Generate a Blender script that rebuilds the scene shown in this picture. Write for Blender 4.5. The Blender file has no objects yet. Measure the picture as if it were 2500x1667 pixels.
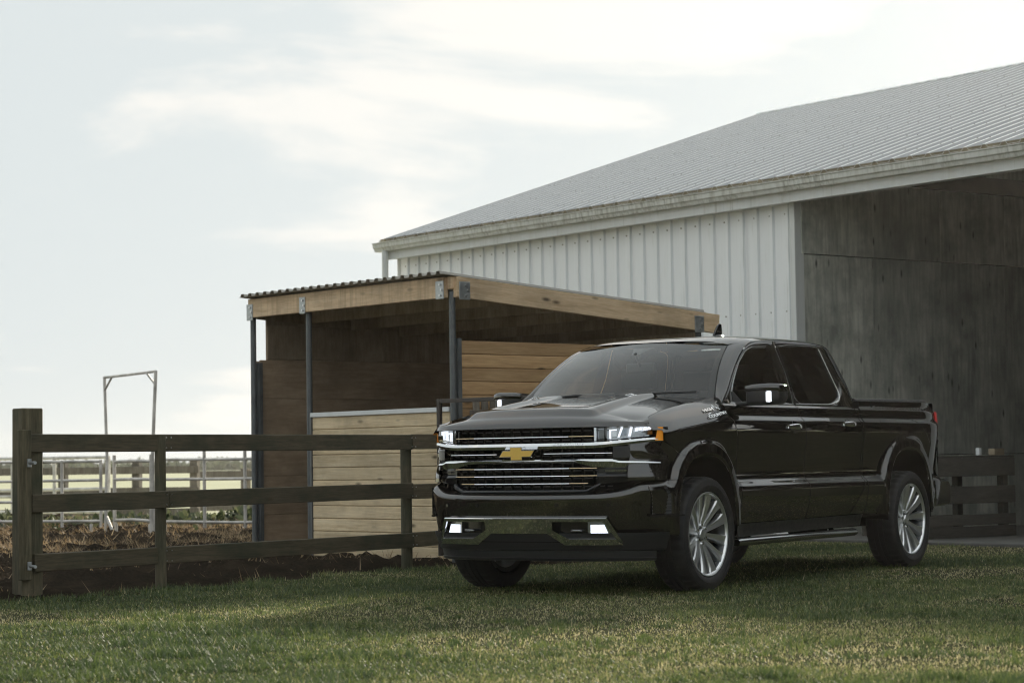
import bpy, bmesh, math, random
import numpy as np
from mathutils import Vector, Matrix

rng = np.random.default_rng(7)
random.seed(7)
R = math.radians
scene = bpy.context.scene
COL = scene.collection

# ------------------------------------------------------------------ camera
CAM_H, PITCH, ROLL = 0.960, 0.05304, 0.01474
cd = bpy.data.cameras.new('camera')
cam = bpy.data.objects.new('camera', cd)
COL.objects.link(cam)
scene.camera = cam
cd.sensor_width = 36.0
cd.lens = 36.0 * 5500 / 2500
cd.clip_start, cd.clip_end = 0.1, 5000
F_ = Vector((0, math.cos(PITCH), math.sin(PITCH)))
U0 = Vector((0, -math.sin(PITCH), math.cos(PITCH)))
X0 = Vector((1, 0, 0))
cR = X0 * math.cos(ROLL) - U0 * math.sin(ROLL)
cU = X0 * math.sin(ROLL) + U0 * math.cos(ROLL)
mw = Matrix((cR, cU, -F_)).transposed().to_4x4()
mw.translation = Vector((0, 0, CAM_H))
cam.matrix_world = mw
cd.dof.use_dof = True
cd.dof.focus_distance = 17.0
cd.dof.aperture_fstop = 3.6

# ------------------------------------------------------------------ light
SUN_AZ, SUN_EL = R(20), R(20)          # azimuth to the right of the view axis
world = bpy.data.worlds.new('World')
scene.world = world
world.use_nodes = True
wn, wl = world.node_tree.nodes, world.node_tree.links
wn.clear()
sky = wn.new('ShaderNodeTexSky')
sky.sky_type = 'NISHITA'
sky.sun_disc = False
sky.sun_elevation = SUN_EL
sky.sun_rotation = SUN_AZ
sky.altitude = 50
sky.air_density = 1.0
sky.dust_density = 2.2
sky.ozone_density = 1.0
hsv = wn.new('ShaderNodeHueSaturation')
hsv.inputs['Saturation'].default_value = 0.42
hsv.inputs['Value'].default_value = 1.0
wl.new(sky.outputs[0], hsv.inputs['Color'])
# clouds: noise on the direction projected to a flat layer
tc = wn.new('ShaderNodeTexCoord')
sep = wn.new('ShaderNodeSeparateXYZ')
wl.new(tc.outputs['Generated'], sep.inputs[0])
def wmath(op, a, b=None, c=None):
    n = wn.new('ShaderNodeMath'); n.operation = op
    for i, v in enumerate((a, b, c)):
        if v is None: continue
        if isinstance(v, (int, float)): n.inputs[i].default_value = v
        else: wl.new(v, n.inputs[i])
    return n.outputs[0]
zc = wmath('ADD', wmath('MAXIMUM', sep.outputs['Z'], 0.0), 0.22)
cx = wmath('DIVIDE', sep.outputs['X'], zc)
cy = wmath('DIVIDE', sep.outputs['Y'], zc)
comb = wn.new('ShaderNodeCombineXYZ')
wl.new(cx, comb.inputs[0]); wl.new(cy, comb.inputs[1])
wl.new(sep.outputs['Z'], comb.inputs[2])
mp = wn.new('ShaderNodeMapping')
mp.inputs['Location'].default_value = (0.4, 11.1, 2.7)
mp.inputs['Scale'].default_value = (1.0, 1.0, 3.0)
wl.new(comb.outputs[0], mp.inputs['Vector'])
nz = wn.new('ShaderNodeTexNoise')
nz.inputs['Scale'].default_value = 1.7
nz.inputs['Detail'].default_value = 7
nz.inputs['Roughness'].default_value = 0.55
nz.inputs['Distortion'].default_value = 0.3
wl.new(mp.outputs[0], nz.inputs['Vector'])
cr = wn.new('ShaderNodeValToRGB')
cr.color_ramp.elements[0].position = 0.53
cr.color_ramp.elements[1].position = 0.66
cr.color_ramp.interpolation = 'EASE'
wl.new(nz.outputs['Fac'], cr.inputs[0])
# thin high veil over the whole sky, brightened by the clouds in it
veil = wn.new('ShaderNodeMix'); veil.data_type = 'RGBA'
wl.new(cr.outputs[0], veil.inputs[0])
veil.inputs[6].default_value = (4.35, 4.72, 4.80, 1)
veil.inputs[7].default_value = (5.65, 5.6, 5.35, 1)
sk = wn.new('ShaderNodeMix'); sk.data_type = 'RGBA'; sk.blend_type = 'MULTIPLY'
sk.inputs[0].default_value = 1.0
wl.new(hsv.outputs[0], sk.inputs[6]); sk.inputs[7].default_value = (0.016, 0.016, 0.016, 1)
mxc = wn.new('ShaderNodeMix'); mxc.data_type = 'RGBA'; mxc.blend_type = 'ADD'
mxc.inputs[0].default_value = 1.0
wl.new(veil.outputs[2], mxc.inputs[6]); wl.new(sk.outputs[2], mxc.inputs[7])
bg = wn.new('ShaderNodeBackground')
bg.inputs['Strength'].default_value = 0.11
wl.new(mxc.outputs[2], bg.inputs['Color'])
wo = wn.new('ShaderNodeOutputWorld')
wl.new(bg.outputs[0], wo.inputs['Surface'])

sd = bpy.data.lights.new('sun', 'SUN')
sd.energy = 5.0
sd.angle = R(4.0)
sd.color = (1.0, 0.91, 0.76)
sun = bpy.data.objects.new('sun', sd)
COL.objects.link(sun)
sdir = Vector((math.sin(SUN_AZ) * math.cos(SUN_EL), math.cos(SUN_AZ) * math.cos(SUN_EL), math.sin(SUN_EL)))
sun.rotation_euler = sdir.to_track_quat('Z', 'Y').to_euler()
sun.location = (8, 30, 20)

vs = scene.view_settings
vs.view_transform = 'Standard'
vs.look = 'None'
vs.exposure = 0.55
vs.gamma = 1.0
scene.cycles.use_denoising = True
scene.cycles.pixel_filter_type = 'BLACKMAN_HARRIS'
scene.cycles.filter_width = 1.1
scene.cycles.max_bounces = 10
scene.cycles.glossy_bounces = 6
scene.cycles.transparent_max_bounces = 12
scene.cycles.sample_clamp_indirect = 6.0
scene.cycles.caustics_reflective = False
scene.cycles.caustics_refractive = False

# ------------------------------------------------------------------ helpers
def tag(o, label=None, cat=None, group=None, kind=None):
    if label: o['label'] = label
    if cat: o['category'] = cat
    if group: o['group'] = group
    if kind: o['kind'] = kind
    return o

def empty(name, loc=(0, 0, 0), rz=0.0, parent=None):
    o = bpy.data.objects.new(name, None)
    COL.objects.link(o)
    o.location = loc
    o.rotation_euler = (0, 0, rz)
    o.empty_display_size = 0.2
    o.parent = parent
    return o

def mesh(name, verts, faces, mat=None, parent=None, smooth=False):
    me = bpy.data.meshes.new(name)
    me.from_pydata([tuple(v) for v in verts], [], [tuple(f) for f in faces])
    me.update()
    if smooth: me.shade_smooth()
    if mat: me.materials.append(mat)
    o = bpy.data.objects.new(name, me)
    COL.objects.link(o)
    o.parent = parent
    return o

def inst(src, parent=None, loc=None, rot=None, scale=None, name=None):
    o = src.copy()
    COL.objects.link(o)
    if parent is not None: o.parent = parent
    if loc is not None: o.location = loc
    if rot is not None: o.rotation_euler = rot
    if scale is not None: o.scale = scale
    if name: o.name = name
    return o

class MB:
    """collects simple solids into one mesh"""
    def __init__(s): s.v = []; s.f = []
    def add(s, v, f):
        n = len(s.v); s.v += [tuple(p) for p in v]; s.f += [tuple(i + n for i in q) for q in f]; return s
    def box(s, a, b):
        x0, y0, z0 = a; x1, y1, z1 = b
        return s.add([(x0,y0,z0),(x1,y0,z0),(x1,y1,z0),(x0,y1,z0),(x0,y0,z1),(x1,y0,z1),(x1,y1,z1),(x0,y1,z1)],
                     [(0,3,2,1),(4,5,6,7),(0,1,5,4),(1,2,6,5),(2,3,7,6),(3,0,4,7)])
    def bbox(s, a, b, r=0.006):
        """box with chamfered edges"""
        bm = bmesh.new()
        c = [(a[i] + b[i]) / 2 for i in range(3)]; d = [abs(b[i] - a[i]) for i in range(3)]
        bmesh.ops.create_cube(bm, size=1.0, matrix=Matrix.Translation(c) @ Matrix.Diagonal((*d, 1)))
        bmesh.ops.bevel(bm, geom=bm.edges[:], offset=min(r, min(d) * 0.4), segments=1, affect='EDGES')
        bm.verts.index_update()
        s.add([v.co[:] for v in bm.verts], [[v.index for v in f.verts] for f in bm.faces])
        bm.free(); return s
    def tube(s, p, q, r, n=10, r2=None, cap=True):
        p, q = Vector(p), Vector(q); d = (q - p).normalized()
        u = d.orthogonal().normalized(); w = d.cross(u); r2 = r if r2 is None else r2
        V = []
        for c, rr in ((p, r), (q, r2)):
            for k in range(n):
                a = 2 * math.pi * k / n
                V.append(c + (u * math.cos(a) + w * math.sin(a)) * rr)
        Fc = [(k, (k + 1) % n, n + (k + 1) % n, n + k) for k in range(n)]
        if cap: Fc += [tuple(range(n - 1, -1, -1)), tuple(range(n, 2 * n))]
        return s.add(V, Fc)
    def path(s, pts, r, n=8, cap=True):
        pts = [Vector(p) for p in pts]
        rings = []; u = None
        for i, p in enumerate(pts):
            d = ((pts[min(i + 1, len(pts) - 1)] - pts[max(i - 1, 0)])).normalized()
            if u is None: u = d.orthogonal().normalized()
            u = (u - d * u.dot(d)).normalized(); w = d.cross(u)
            rings.append([p + (u * math.cos(2 * math.pi * k / n) + w * math.sin(2 * math.pi * k / n)) * r for k in range(n)])
        V = [v for g in rings for v in g]
        Fc = [(i * n + k, i * n + (k + 1) % n, (i + 1) * n + (k + 1) % n, (i + 1) * n + k) for i in range(len(pts) - 1) for k in range(n)]
        if cap: Fc += [tuple(range(n - 1, -1, -1)), tuple(range((len(pts) - 1) * n, len(pts) * n))]
        return s.add(V, Fc)
    def prism(s, poly, axis, a, b):
        """polygon (2D) extruded along axis index from a to b"""
        n = len(poly); V = []
        for t in (a, b):
            for p in poly:
                c = list(p); c.insert(axis, t); V.append(c)
        return s.add(V, [tuple(range(n)), tuple(range(2 * n - 1, n - 1, -1))] + [(k, (k + 1) % n, n + (k + 1) % n, n + k) for k in range(n)])
    def build(s, name, mat=None, parent=None, smooth=False, angle=None):
        o = mesh(name, s.v, s.f, mat, parent, smooth)
        bm = bmesh.new(); bm.from_mesh(o.data)
        bmesh.ops.recalc_face_normals(bm, faces=bm.faces[:]); bm.to_mesh(o.data); bm.free()
        if angle is not None:
            o.data.shade_smooth()
            try: o.data.set_sharp_from_angle(angle=R(angle))
            except Exception: pass
        return o

# ------------------------------------------------------------------ materials
def nodes(name):
    m = bpy.data.materials.new(name); m.use_nodes = True
    t = m.node_tree; p = t.nodes['Principled BSDF']
    return m, t, p
def setp(p, **k):
    al = dict(rough='Roughness', metal='Metallic', coat='Coat Weight', coatr='Coat Roughness', spec='Specular IOR Level', emis='Emission Strength', ior='IOR', trans='Transmission Weight')
    for a, v in k.items(): p.inputs[al.get(a, a)].default_value = v
def N(t, typ, **k):
    n = t.nodes.new(typ)
    for a, v in k.items():
        if a in n.inputs: n.inputs[a].default_value = v
        else: setattr(n, a, v)
    return n
def ramp(t, src, stops):
    r = t.nodes.new('ShaderNodeValToRGB')
    el = r.color_ramp.elements
    while len(el) > len(stops): el.remove(el[-1])
    while len(el) < len(stops): el.new(0.5)
    for e, (pos, c) in zip(el, stops):
        e.position = pos
        e.color = (*c, 1) if len(c) == 3 else c
    t.links.new(src, r.inputs[0]); return r.outputs[0]
def mixc(t, fac, a, b, mode='MIX'):
    m = t.nodes.new('ShaderNodeMix'); m.data_type = 'RGBA'; m.blend_type = mode
    for sock, v in ((m.inputs[0], fac), (m.inputs[6], a), (m.inputs[7], b)):
        if isinstance(v, (int, float)): sock.default_value = v
        elif isinstance(v, tuple): sock.default_value = (*v, 1) if len(v) == 3 else v
        else: t.links.new(v, sock)
    return m.outputs[2]
def coords(t, scale=(1, 1, 1), kind='Object', rnd=True):
    tcn = t.nodes.new('ShaderNodeTexCoord'); mpn = t.nodes.new('ShaderNodeMapping')
    mpn.inputs['Scale'].default_value = scale
    t.links.new(tcn.outputs[kind], mpn.inputs[0])
    if rnd:
        oi = t.nodes.new('ShaderNodeObjectInfo'); cb = t.nodes.new('ShaderNodeCombineXYZ'); ml = t.nodes.new('ShaderNodeMath')
        ml.operation = 'MULTIPLY'; ml.inputs[1].default_value = 37.0
        t.links.new(oi.outputs['Random'], ml.inputs[0])
        for i in range(3): t.links.new(ml.outputs[0], cb.inputs[i])
        t.links.new(cb.outputs[0], mpn.inputs['Location'])
    return mpn.outputs[0]
def noise(t, vec, scale, detail=4, rough=0.55, dist=0.0):
    n = N(t, 'ShaderNodeTexNoise', Scale=scale, Detail=detail, Roughness=rough, Distortion=dist)
    t.links.new(vec, n.inputs['Vector']); return n.outputs['Fac']
def bump(t, p, h, strength=0.3, dist=0.01):
    b = N(t, 'ShaderNodeBump', Strength=strength, Distance=dist)
    t.links.new(h, b.inputs['Height']); t.links.new(b.outputs[0], p.inputs['Normal']); return b
def simple(name, col, rough=0.5, metal=0.0, var=0.0, scale=8.0, bmp=0.0, **k):
    m, t, p = nodes(name)
    p.inputs['Base Color'].default_value = (*col, 1)
    setp(p, rough=rough, metal=metal, **k)
    if var > 0:
        v = coords(t, rnd=True); f = noise(t, v, scale, 6, 0.6)
        lo = tuple(c * (1 - var) for c in col); hi = tuple(min(1, c * (1 + var)) for c in col)
        t.links.new(ramp(t, f, [(0.3, lo), (0.7, hi)]), p.inputs['Base Color'])
        rr = ramp(t, f, [(0.3, (max(0, rough - .1),) * 3), (0.7, (min(1, rough + .12),) * 3)])
        t.links.new(rr, p.inputs['Roughness'])
        if bmp: bump(t, p, f, bmp, 0.01)
    return m
def wood(name, dark, mid, light, grain=(1.5, 22, 22), knots=0.0, stain=None, stain_amt=0.0, rough=0.75, var=0.25, knot_col=(0.05, 0.03, 0.015), streak=None):
    """long grain along the axis with the smallest scale; hue differs from piece to piece"""
    m, t, p = nodes(name)
    setp(p, rough=rough, spec=0.25)
    v = coords(t, grain)
    f = noise(t, v, 1.0, 8, 0.62, 0.6)
    c = ramp(t, f, [(0.25, dark), (0.5, mid), (0.75, light)])
    v2 = coords(t, tuple(g * 4 for g in grain))
    f2 = noise(t, v2, 1.0, 3, 0.6)
    c = mixc(t, 0.35, c, ramp(t, f2, [(0.35, dark), (0.65, light)]))
    oi = t.nodes.new('ShaderNodeObjectInfo')
    c = mixc(t, 1.0, c, ramp(t, oi.outputs['Random'], [(0, (1 - var,) * 3), (1, (1 + var * .5, 1 + var * .4, 1 + var * .3))]), 'MULTIPLY')
    if knots:
        kv = coords(t, tuple(2.2 + 4.2 * (g > 5) for g in grain))
        vo = N(t, 'ShaderNodeTexVoronoi', Scale=1.0, Randomness=1.0)
        t.links.new(kv, vo.inputs['Vector'])
        kf = ramp(t, vo.outputs['Distance'], [(0.05, (knots,) * 3), (0.16, (0, 0, 0))])
        c = mixc(t, kf, c, knot_col)
    if stain:
        sv = coords(t, (1.3, 1.3, 1.3)); sf = noise(t, sv, 1.6, 6, 0.65)
        c = mixc(t, ramp(t, sf, [(0.42, (0, 0, 0)), (0.68, (stain_amt,) * 3)]), c, stain)
    if streak:   # vertical rain streaks
        sv = coords(t, (16, 16, 0.9), 'Object', False); sf = noise(t, sv, 1.0, 4, 0.6)
        c = mixc(t, ramp(t, sf, [(0.5, (0, 0, 0)), (0.7, (0.6,) * 3)]), c, streak)
    t.links.new(c, p.inputs['Base Color'])
    bump(t, p, f2, 0.35, 0.004)
    return m

M = {}
M['fence'] = wood('fence_wood', (0.058, 0.052, 0.036), (0.115, 0.098, 0.064), (0.20, 0.16, 0.108), (2, 26, 26), 0.5, (0.035, 0.045, 0.03), 0.7, rough=0.6)
M['fence_post'] = wood('fence_post_wood', (0.045, 0.040, 0.026), (0.10, 0.088, 0.056), (0.19, 0.165, 0.11), (24, 24, 1.6), 0.2, (0.03, 0.045, 0.03), 0.7)
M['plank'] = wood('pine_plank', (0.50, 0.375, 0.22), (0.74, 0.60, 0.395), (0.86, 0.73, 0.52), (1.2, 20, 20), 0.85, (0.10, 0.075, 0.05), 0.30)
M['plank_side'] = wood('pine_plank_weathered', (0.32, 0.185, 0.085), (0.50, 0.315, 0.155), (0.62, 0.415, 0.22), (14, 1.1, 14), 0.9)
M['beam'] = wood('pine_beam', (0.52, 0.365, 0.22), (0.76, 0.565, 0.37), (0.87, 0.69, 0.49), (1.4, 22, 22), 0.7, (0.15, 0.11, 0.075), 0.35, streak=(0.42, 0.29, 0.175))
M['beam_side'] = wood('pine_beam_knotty', (0.50, 0.34, 0.20), (0.74, 0.545, 0.345), (0.86, 0.675, 0.465), (22, 1.4, 22), 0.95, (0.15, 0.11, 0.075), 0.35)
M['ply_brown'] = wood('brown_plywood', (0.26, 0.20, 0.135), (0.40, 0.315, 0.22), (0.52, 0.42, 0.31), (9, 9, 1.2), 0.25, (0.10, 0.075, 0.05), 0.5)
M['board_brown'] = wood('brown_board', (0.30, 0.215, 0.14), (0.43, 0.315, 0.21), (0.53, 0.405, 0.28), (9, 1.2, 9), 0.15, (0.16, 0.12, 0.085), 0.5, var=0.07)
M['board_brown_x'] = wood('brown_board_long', (0.30, 0.215, 0.14), (0.43, 0.315, 0.21), (0.53, 0.405, 0.28), (1.0, 12, 12), 0.2, (0.10, 0.075, 0.05), 0.5, var=0.12)
M['ply_grey'] = wood('grey_plywood', (0.27, 0.292, 0.262), (0.56, 0.59, 0.54), (0.80, 0.82, 0.75), (5.5, 5.5, 0.6), 0.9, (0.20, 0.215, 0.19), 0.75, knot_col=(0.04, 0.042, 0.038), var=0.35)
M['old_wood'] = wood('weathered_grey_wood', (0.09, 0.08, 0.065), (0.17, 0.15, 0.125), (0.27, 0.245, 0.205), (10, 10, 1.5), 0.3, (0.07, 0.065, 0.055), 0.5)
M['crate_wood'] = wood('crate_wood', (0.050, 0.047, 0.041), (0.088, 0.083, 0.072), (0.13, 0.123, 0.107), (2, 14, 14), 0.3, (0.06, 0.06, 0.055), 0.5)
M['steel'] = simple('grey_painted_steel', (0.12, 0.13, 0.135), 0.45, 0.3, 0.25, 6)
M['galv'] = simple('galvanised_steel', (0.42, 0.44, 0.45), 0.42, 0.8, 0.2, 20)
M['bolt'] = simple('zinc_bolt', (0.7, 0.7, 0.7), 0.3, 1.0)
M['tube'] = simple('corral_tube', (0.55, 0.53, 0.50), 0.5, 0.35, 0.4, 5)
M['brown_steel'] = simple('brown_painted_steel', (0.045, 0.036, 0.032), 0.45, 0.1, 0.2, 9)
M['white_cap'] = simple('white_metal_cap', (0.72, 0.74, 0.74), 0.45, 0.0, 0.08, 4)
M['concrete'] = simple('concrete', (0.115, 0.113, 0.105), 0.85, 0, 0.3, 5, 0.3)
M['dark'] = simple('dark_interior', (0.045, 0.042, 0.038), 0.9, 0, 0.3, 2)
M['truss'] = simple('dark_timber', (0.09, 0.07, 0.05), 0.85, 0, 0.3, 6)
def metal_sheet(name, col, streak, dirt, amt, rough=0.42, metal=0.0, vert=2, thr=(0.56, 0.74)):
    m, t, p = nodes(name)
    setp(p, rough=rough, metal=metal)
    sc = [7, 7, 7]; sc[vert] = 0.45
    f = noise(t, coords(t, tuple(sc), 'Object', False), 1.0, 6, 0.6)
    c = mixc(t, ramp(t, f, [(0.35, (0,) * 3), (0.75, (0.55,) * 3)]), col, streak)
    sc2 = [22, 22, 22]; sc2[vert] = 1.1
    g = noise(t, coords(t, tuple(sc2), 'Object', False), 1.0, 6, 0.7)
    h = noise(t, coords(t, (0.9, 0.9, 0.9), 'Object', False), 1.0, 3, 0.5)
    k = t.nodes.new('ShaderNodeMath'); k.operation = 'MULTIPLY'
    t.links.new(ramp(t, g, [(thr[0], (0,) * 3), (thr[1], (amt,) * 3)]), k.inputs[0]); t.links.new(ramp(t, h, [(0.35, (0.15,) * 3), (0.65, (1,) * 3)]), k.inputs[1])
    c = mixc(t, k.outputs[0], c, dirt)
    t.links.new(c, p.inputs['Base Color'])
    bump(t, p, h, 0.08, 0.03)
    return m
M['barn_wall'] = metal_sheet('white_ribbed_steel', (0.92, 0.93, 0.935), (0.84, 0.855, 0.85), (0.30, 0.28, 0.20), 0.45)
M['barn_roof'] = metal_sheet('galvanised_roof_sheet', (0.90, 0.91, 0.915), (0.82, 0.83, 0.835), (0.55, 0.54, 0.49), 0.25, 0.34, 0.0, vert=1)
M['roof_shade'] = metal_sheet('roof_rib_shade', (0.37, 0.38, 0.39), (0.32, 0.33, 0.34), (0.24, 0.23, 0.20), 0.4, 0.5, 0.0, vert=1)  # shaded side of each roof rib, painted in as a darker colour
M['wall_shade'] = metal_sheet('wall_rib_shade', (0.80, 0.825, 0.84), (0.72, 0.74, 0.74), (0.22, 0.21, 0.16), 0.6)  # rib shadows of the wall put into the colour of the rib sides
M['gutter'] = metal_sheet('gutter_steel', (0.66, 0.67, 0.64), (0.48, 0.47, 0.40), (0.14, 0.125, 0.075), 0.75, 0.5, thr=(0.45, 0.66))
M['fascia'] = metal_sheet('white_fascia', (0.72, 0.74, 0.74), (0.6, 0.6, 0.56), (0.2, 0.19, 0.13), 0.6, 0.5)
M['eave_moss'] = simple('mossy_eave', (0.20, 0.17, 0.11), 0.9, 0, 0.5, 4)
M['shed_roof'] = metal_sheet('shed_roof_sheet', (0.36, 0.35, 0.32), (0.28, 0.26, 0.22), (0.14, 0.12, 0.09), 0.5, 0.5, 0.3, vert=1)
# ------------------------------------------------------------------ pieces
_pc = {}
def piece(name, dims, mat, parent, loc, rot=(0, 0, 0), r=0.005):
    """a chamfered board; alike boards share their mesh"""
    key = (tuple(round(d, 4) for d in dims), mat.name, r)
    if key not in _pc:
        mb = MB(); mb.bbox([-d / 2 for d in dims], [d / 2 for d in dims], r)
        o = mb.build(name, mat, parent); _pc[key] = o.data
    else:
        o = bpy.data.objects.new(name, _pc[key]); COL.objects.link(o); o.parent = parent
    o.location = loc; o.rotation_euler = rot
    return o
def frame(name, org, d):
    return empty(name, (org[0], org[1], 0), math.atan2(d[1], d[0]))
def vnoise(x, y, scale, seed):
    r = np.random.default_rng(seed); G = r.random((256, 256))
    u, v = x * scale + 1000, y * scale + 1000
    i, j = np.floor(u).astype(int), np.floor(v).astype(int); fu, fv = u - i, v - j
    fu = fu * fu * (3 - 2 * fu); fv = fv * fv * (3 - 2 * fv)
    a, b, c, d = G[i % 256, j % 256], G[(i + 1) % 256, j % 256], G[i % 256, (j + 1) % 256], G[(i + 1) % 256, (j + 1) % 256]
    return (a * (1 - fu) + b * fu) * (1 - fv) + (c * (1 - fu) + d * fu) * fv
def fbm(x, y, scale, seed, octv=4):
    s = 0; a = 0.5
    for k in range(octv):
        s = s + a * vnoise(x, y, scale * 2 ** k, seed + k); a *= 0.5
    return s

# ------------------------------------------------------------------ ground
def ground_mat(name, cols, scale, bmp=0.4, rough=0.95):
    m, t, p = nodes(name); setp(p, rough=rough, spec=0.0)
    v = coords(t, (1, 1, 1), 'Object', False)
    f = noise(t, v, scale, 8, 0.62); g = noise(t, v, scale * 14, 5, 0.6)
    c = ramp(t, f, [(0.3 + 0.4 * i / (len(cols) - 1), c) for i, c in enumerate(cols)])
    c = mixc(t, 0.45, c, ramp(t, g, [(0.3, cols[0]), (0.7, cols[-1])]))
    t.links.new(c, p.inputs['Base Color']); bump(t, p, g, bmp, 0.03)
    return m
M['lawn'] = ground_mat('lawn_soil', [(0.032, 0.034, 0.020), (0.056, 0.060, 0.034), (0.085, 0.085, 0.050)], 0.9)
M['field'] = ground_mat('pale_field', [(0.40, 0.41, 0.28), (0.48, 0.48, 0.34), (0.56, 0.55, 0.42)], 0.05)
M['dirt'] = ground_mat('paddock_soil', [(0.014, 0.012, 0.010), (0.028, 0.023, 0.018), (0.060, 0.047, 0.033)], 2.6, 1.0)
S = 1500
ground = mesh('ground', [(-S, -S, -0.012), (S, -S, -0.012), (S, S, -0.012), (-S, S, -0.012)], [(0, 1, 2, 3)], M['field'])
tag(ground, 'pale green open field running flat to the horizon', kind='structure')
# lawn edge: world XY points from left to right (along the fence)
EDGE = np.array([(-60.0, 12.0), (-5.2, 13.4), (-3.66, 16.05), (-2.74, 17.55), (-2.02, 18.75), (-1.37, 20.0), (-0.70, 20.65), (0.6, 21.2), (1.6, 23.0), (-0.1, 31.0)])
lawn = mesh('lawn', [(-260, -260, 0), (-260, 12, 0)] + [(x, y, 0) for x, y in EDGE] + [(12, 45, 0), (90, 45, 0), (260, -260, 0)], [tuple(range(len(EDGE) + 5))[::-1]], M['lawn'])
tag(lawn, 'worn green lawn in front of the barn', kind='structure')
def edge_side(x, y):
    """>0 on the lawn side of the lawn edge (distance to the polyline, signed)"""
    best = np.full(x.shape, 1e9); sgn = np.ones(x.shape)
    for a, b in zip(EDGE[:-1], EDGE[1:]):
        d = b - a; L2 = d @ d
        t = np.clip(((x - a[0]) * d[0] + (y - a[1]) * d[1]) / L2, 0, 1)
        dx, dy = x - a[0] - t * d[0], y - a[1] - t * d[1]
        dist = np.hypot(dx, dy); cr_ = d[0] * (y - a[1]) - d[1] * (x - a[0])
        m_ = dist < best
        best = np.where(m_, dist, best); sgn = np.where(m_, np.where(cr_ < 0, 1, -1), sgn)
    return best * sgn
# paddock soil: lumpy sheet left of the fence
gx, gy = np.meshgrid(np.arange(-13, 1.8, 0.075), np.arange(8.6, 34.5, 0.075), indexing='ij')
es = edge_side(gx, gy) + (vnoise(gx, gy, 3.1, 5) - 0.5) * 0.30
hz = 0.02 + 0.10 * (fbm(gx, gy, 1.3, 11, 5) - 0.47) + 0.34 * np.maximum(0, fbm(gx, gy, 5.5, 31, 3) - 0.44)
hz += 0.22 * np.clip((gy - 25) / 8, 0, 1) * fbm(gx, gy, 0.5, 77, 3)      # manure heaped up towards the corral
hz = np.where(es > -0.25, hz * np.clip(-es / 0.25, 0, 1) - 0.05 * np.clip(es + 0.05, 0, 1), hz)
hz = np.maximum(hz, np.where(es < 0.02, 0.006, -0.03))
nx_, ny_ = gx.shape
keep = (es[:-1, :-1] < 0.12)
idx = np.arange(nx_ * ny_).reshape(nx_, ny_)
q = np.stack([idx[:-1, :-1], idx[1:, :-1], idx[1:, 1:], idx[:-1, 1:]], -1)[keep]
dirt = mesh('paddock_soil', np.stack([gx, gy, hz], -1).reshape(-1, 3).tolist(), q.tolist(), M['dirt'], smooth=True)
tag(dirt, 'dark churned soil and manure of the paddock', kind='structure')
def blades(name, x, y, z, h, w, lean, mat, tint, seed=1, flat=0.0):
    n = len(x); r = np.random.default_rng(seed)
    a = r.random(n) * 2 * np.pi; b = a + np.pi / 2 + (r.random(n) - .5)
    ca, sa = np.cos(a), np.sin(a)
    V = np.zeros((n, 3, 3), np.float32)
    V[:, 0] = np.stack([x - ca * w / 2, y - sa * w / 2, z], -1)
    V[:, 1] = np.stack([x + ca * w / 2, y + sa * w / 2, z], -1)
    V[:, 2] = np.stack([x + np.cos(b) * h * lean, y + np.sin(b) * h * lean, z + h * np.sqrt(np.maximum(0.05, 1 - lean ** 2))], -1)
    me = bpy.data.meshes.new(name)
    me.vertices.add(n * 3); me.vertices.foreach_set('co', V.reshape(-1))
    me.loops.add(n * 3); me.loops.foreach_set('vertex_index', np.arange(n * 3, dtype=np.int32))
    me.polygons.add(n); me.polygons.foreach_set('loop_start', np.arange(0, n * 3, 3, dtype=np.int32))
    me.update(calc_edges=True)
    at = me.attributes.new('tint', 'FLOAT', 'POINT')
    at.data.foreach_set('value', np.repeat(tint.astype(np.float32), 3))
    me.materials.append(mat)
    o = bpy.data.objects.new(name, me); COL.objects.link(o); return o
def blade_mat(name, stops, trans=0.45):
    m, t, p = nodes(name); out = t.nodes['Material Output']
    at = N(t, 'ShaderNodeAttribute', attribute_name='tint')
    c = ramp(t, at.outputs['Fac'], stops)
    d = N(t, 'ShaderNodeBsdfDiffuse'); tr = N(t, 'ShaderNodeBsdfTranslucent'); gl = N(t, 'ShaderNodeBsdfGlossy', Roughness=0.45)
    t.links.new(c, d.inputs['Color']); t.links.new(c, tr.inputs['Color'])
    mx = N(t, 'ShaderNodeMixShader', Fac=trans); t.links.new(d.outputs[0], mx.inputs[1]); t.links.new(tr.outputs[0], mx.inputs[2])
    m2 = N(t, 'ShaderNodeMixShader', Fac=0.05); t.links.new(mx.outputs[0], m2.inputs[1]); t.links.new(gl.outputs[0], m2.inputs[2])
    t.links.new(m2.outputs[0], out.inputs['Surface']); return m
M['grass'] = blade_mat('grass_blade', [(0.0, (0.048, 0.080, 0.022)), (0.36, (0.125, 0.168, 0.044)), (0.60, (0.22, 0.245, 0.075)), (0.82, (0.38, 0.345, 0.15)), (1.0, (0.60, 0.53, 0.31))])
M['straw'] = blade_mat('straw', [(0.0, (0.12, 0.08, 0.045)), (0.5, (0.34, 0.235, 0.125)), (1.0, (0.62, 0.48, 0.28))], 0.45)
n = 640000
d = 8.6 + (27.5 - 8.6) * rng.random(n) ** 1.35
x = (rng.random(n) * 2 - 1) * (0.265 * d + 0.9)
y = d
es = edge_side(x, y) + (vnoise(x, y, 2.3, 9) - 0.5) * 0.5 + (rng.random(n) - .5) * .25
barn_y = 27.11 - (x - 3.56) * 0.798 / 0.602 - 1.55                     # lawn stops at the concrete apron
ok = (es > 0) & (y < np.where(x > 2.3, barn_y, 99))
patch = fbm(x, y, 0.55, 21, 5); fine = fbm(x, y, 3.5, 41, 4)
bare = np.clip((patch - 0.49) * 6, 0, 1)
ok &= rng.random(n) > bare * 0.72
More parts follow.
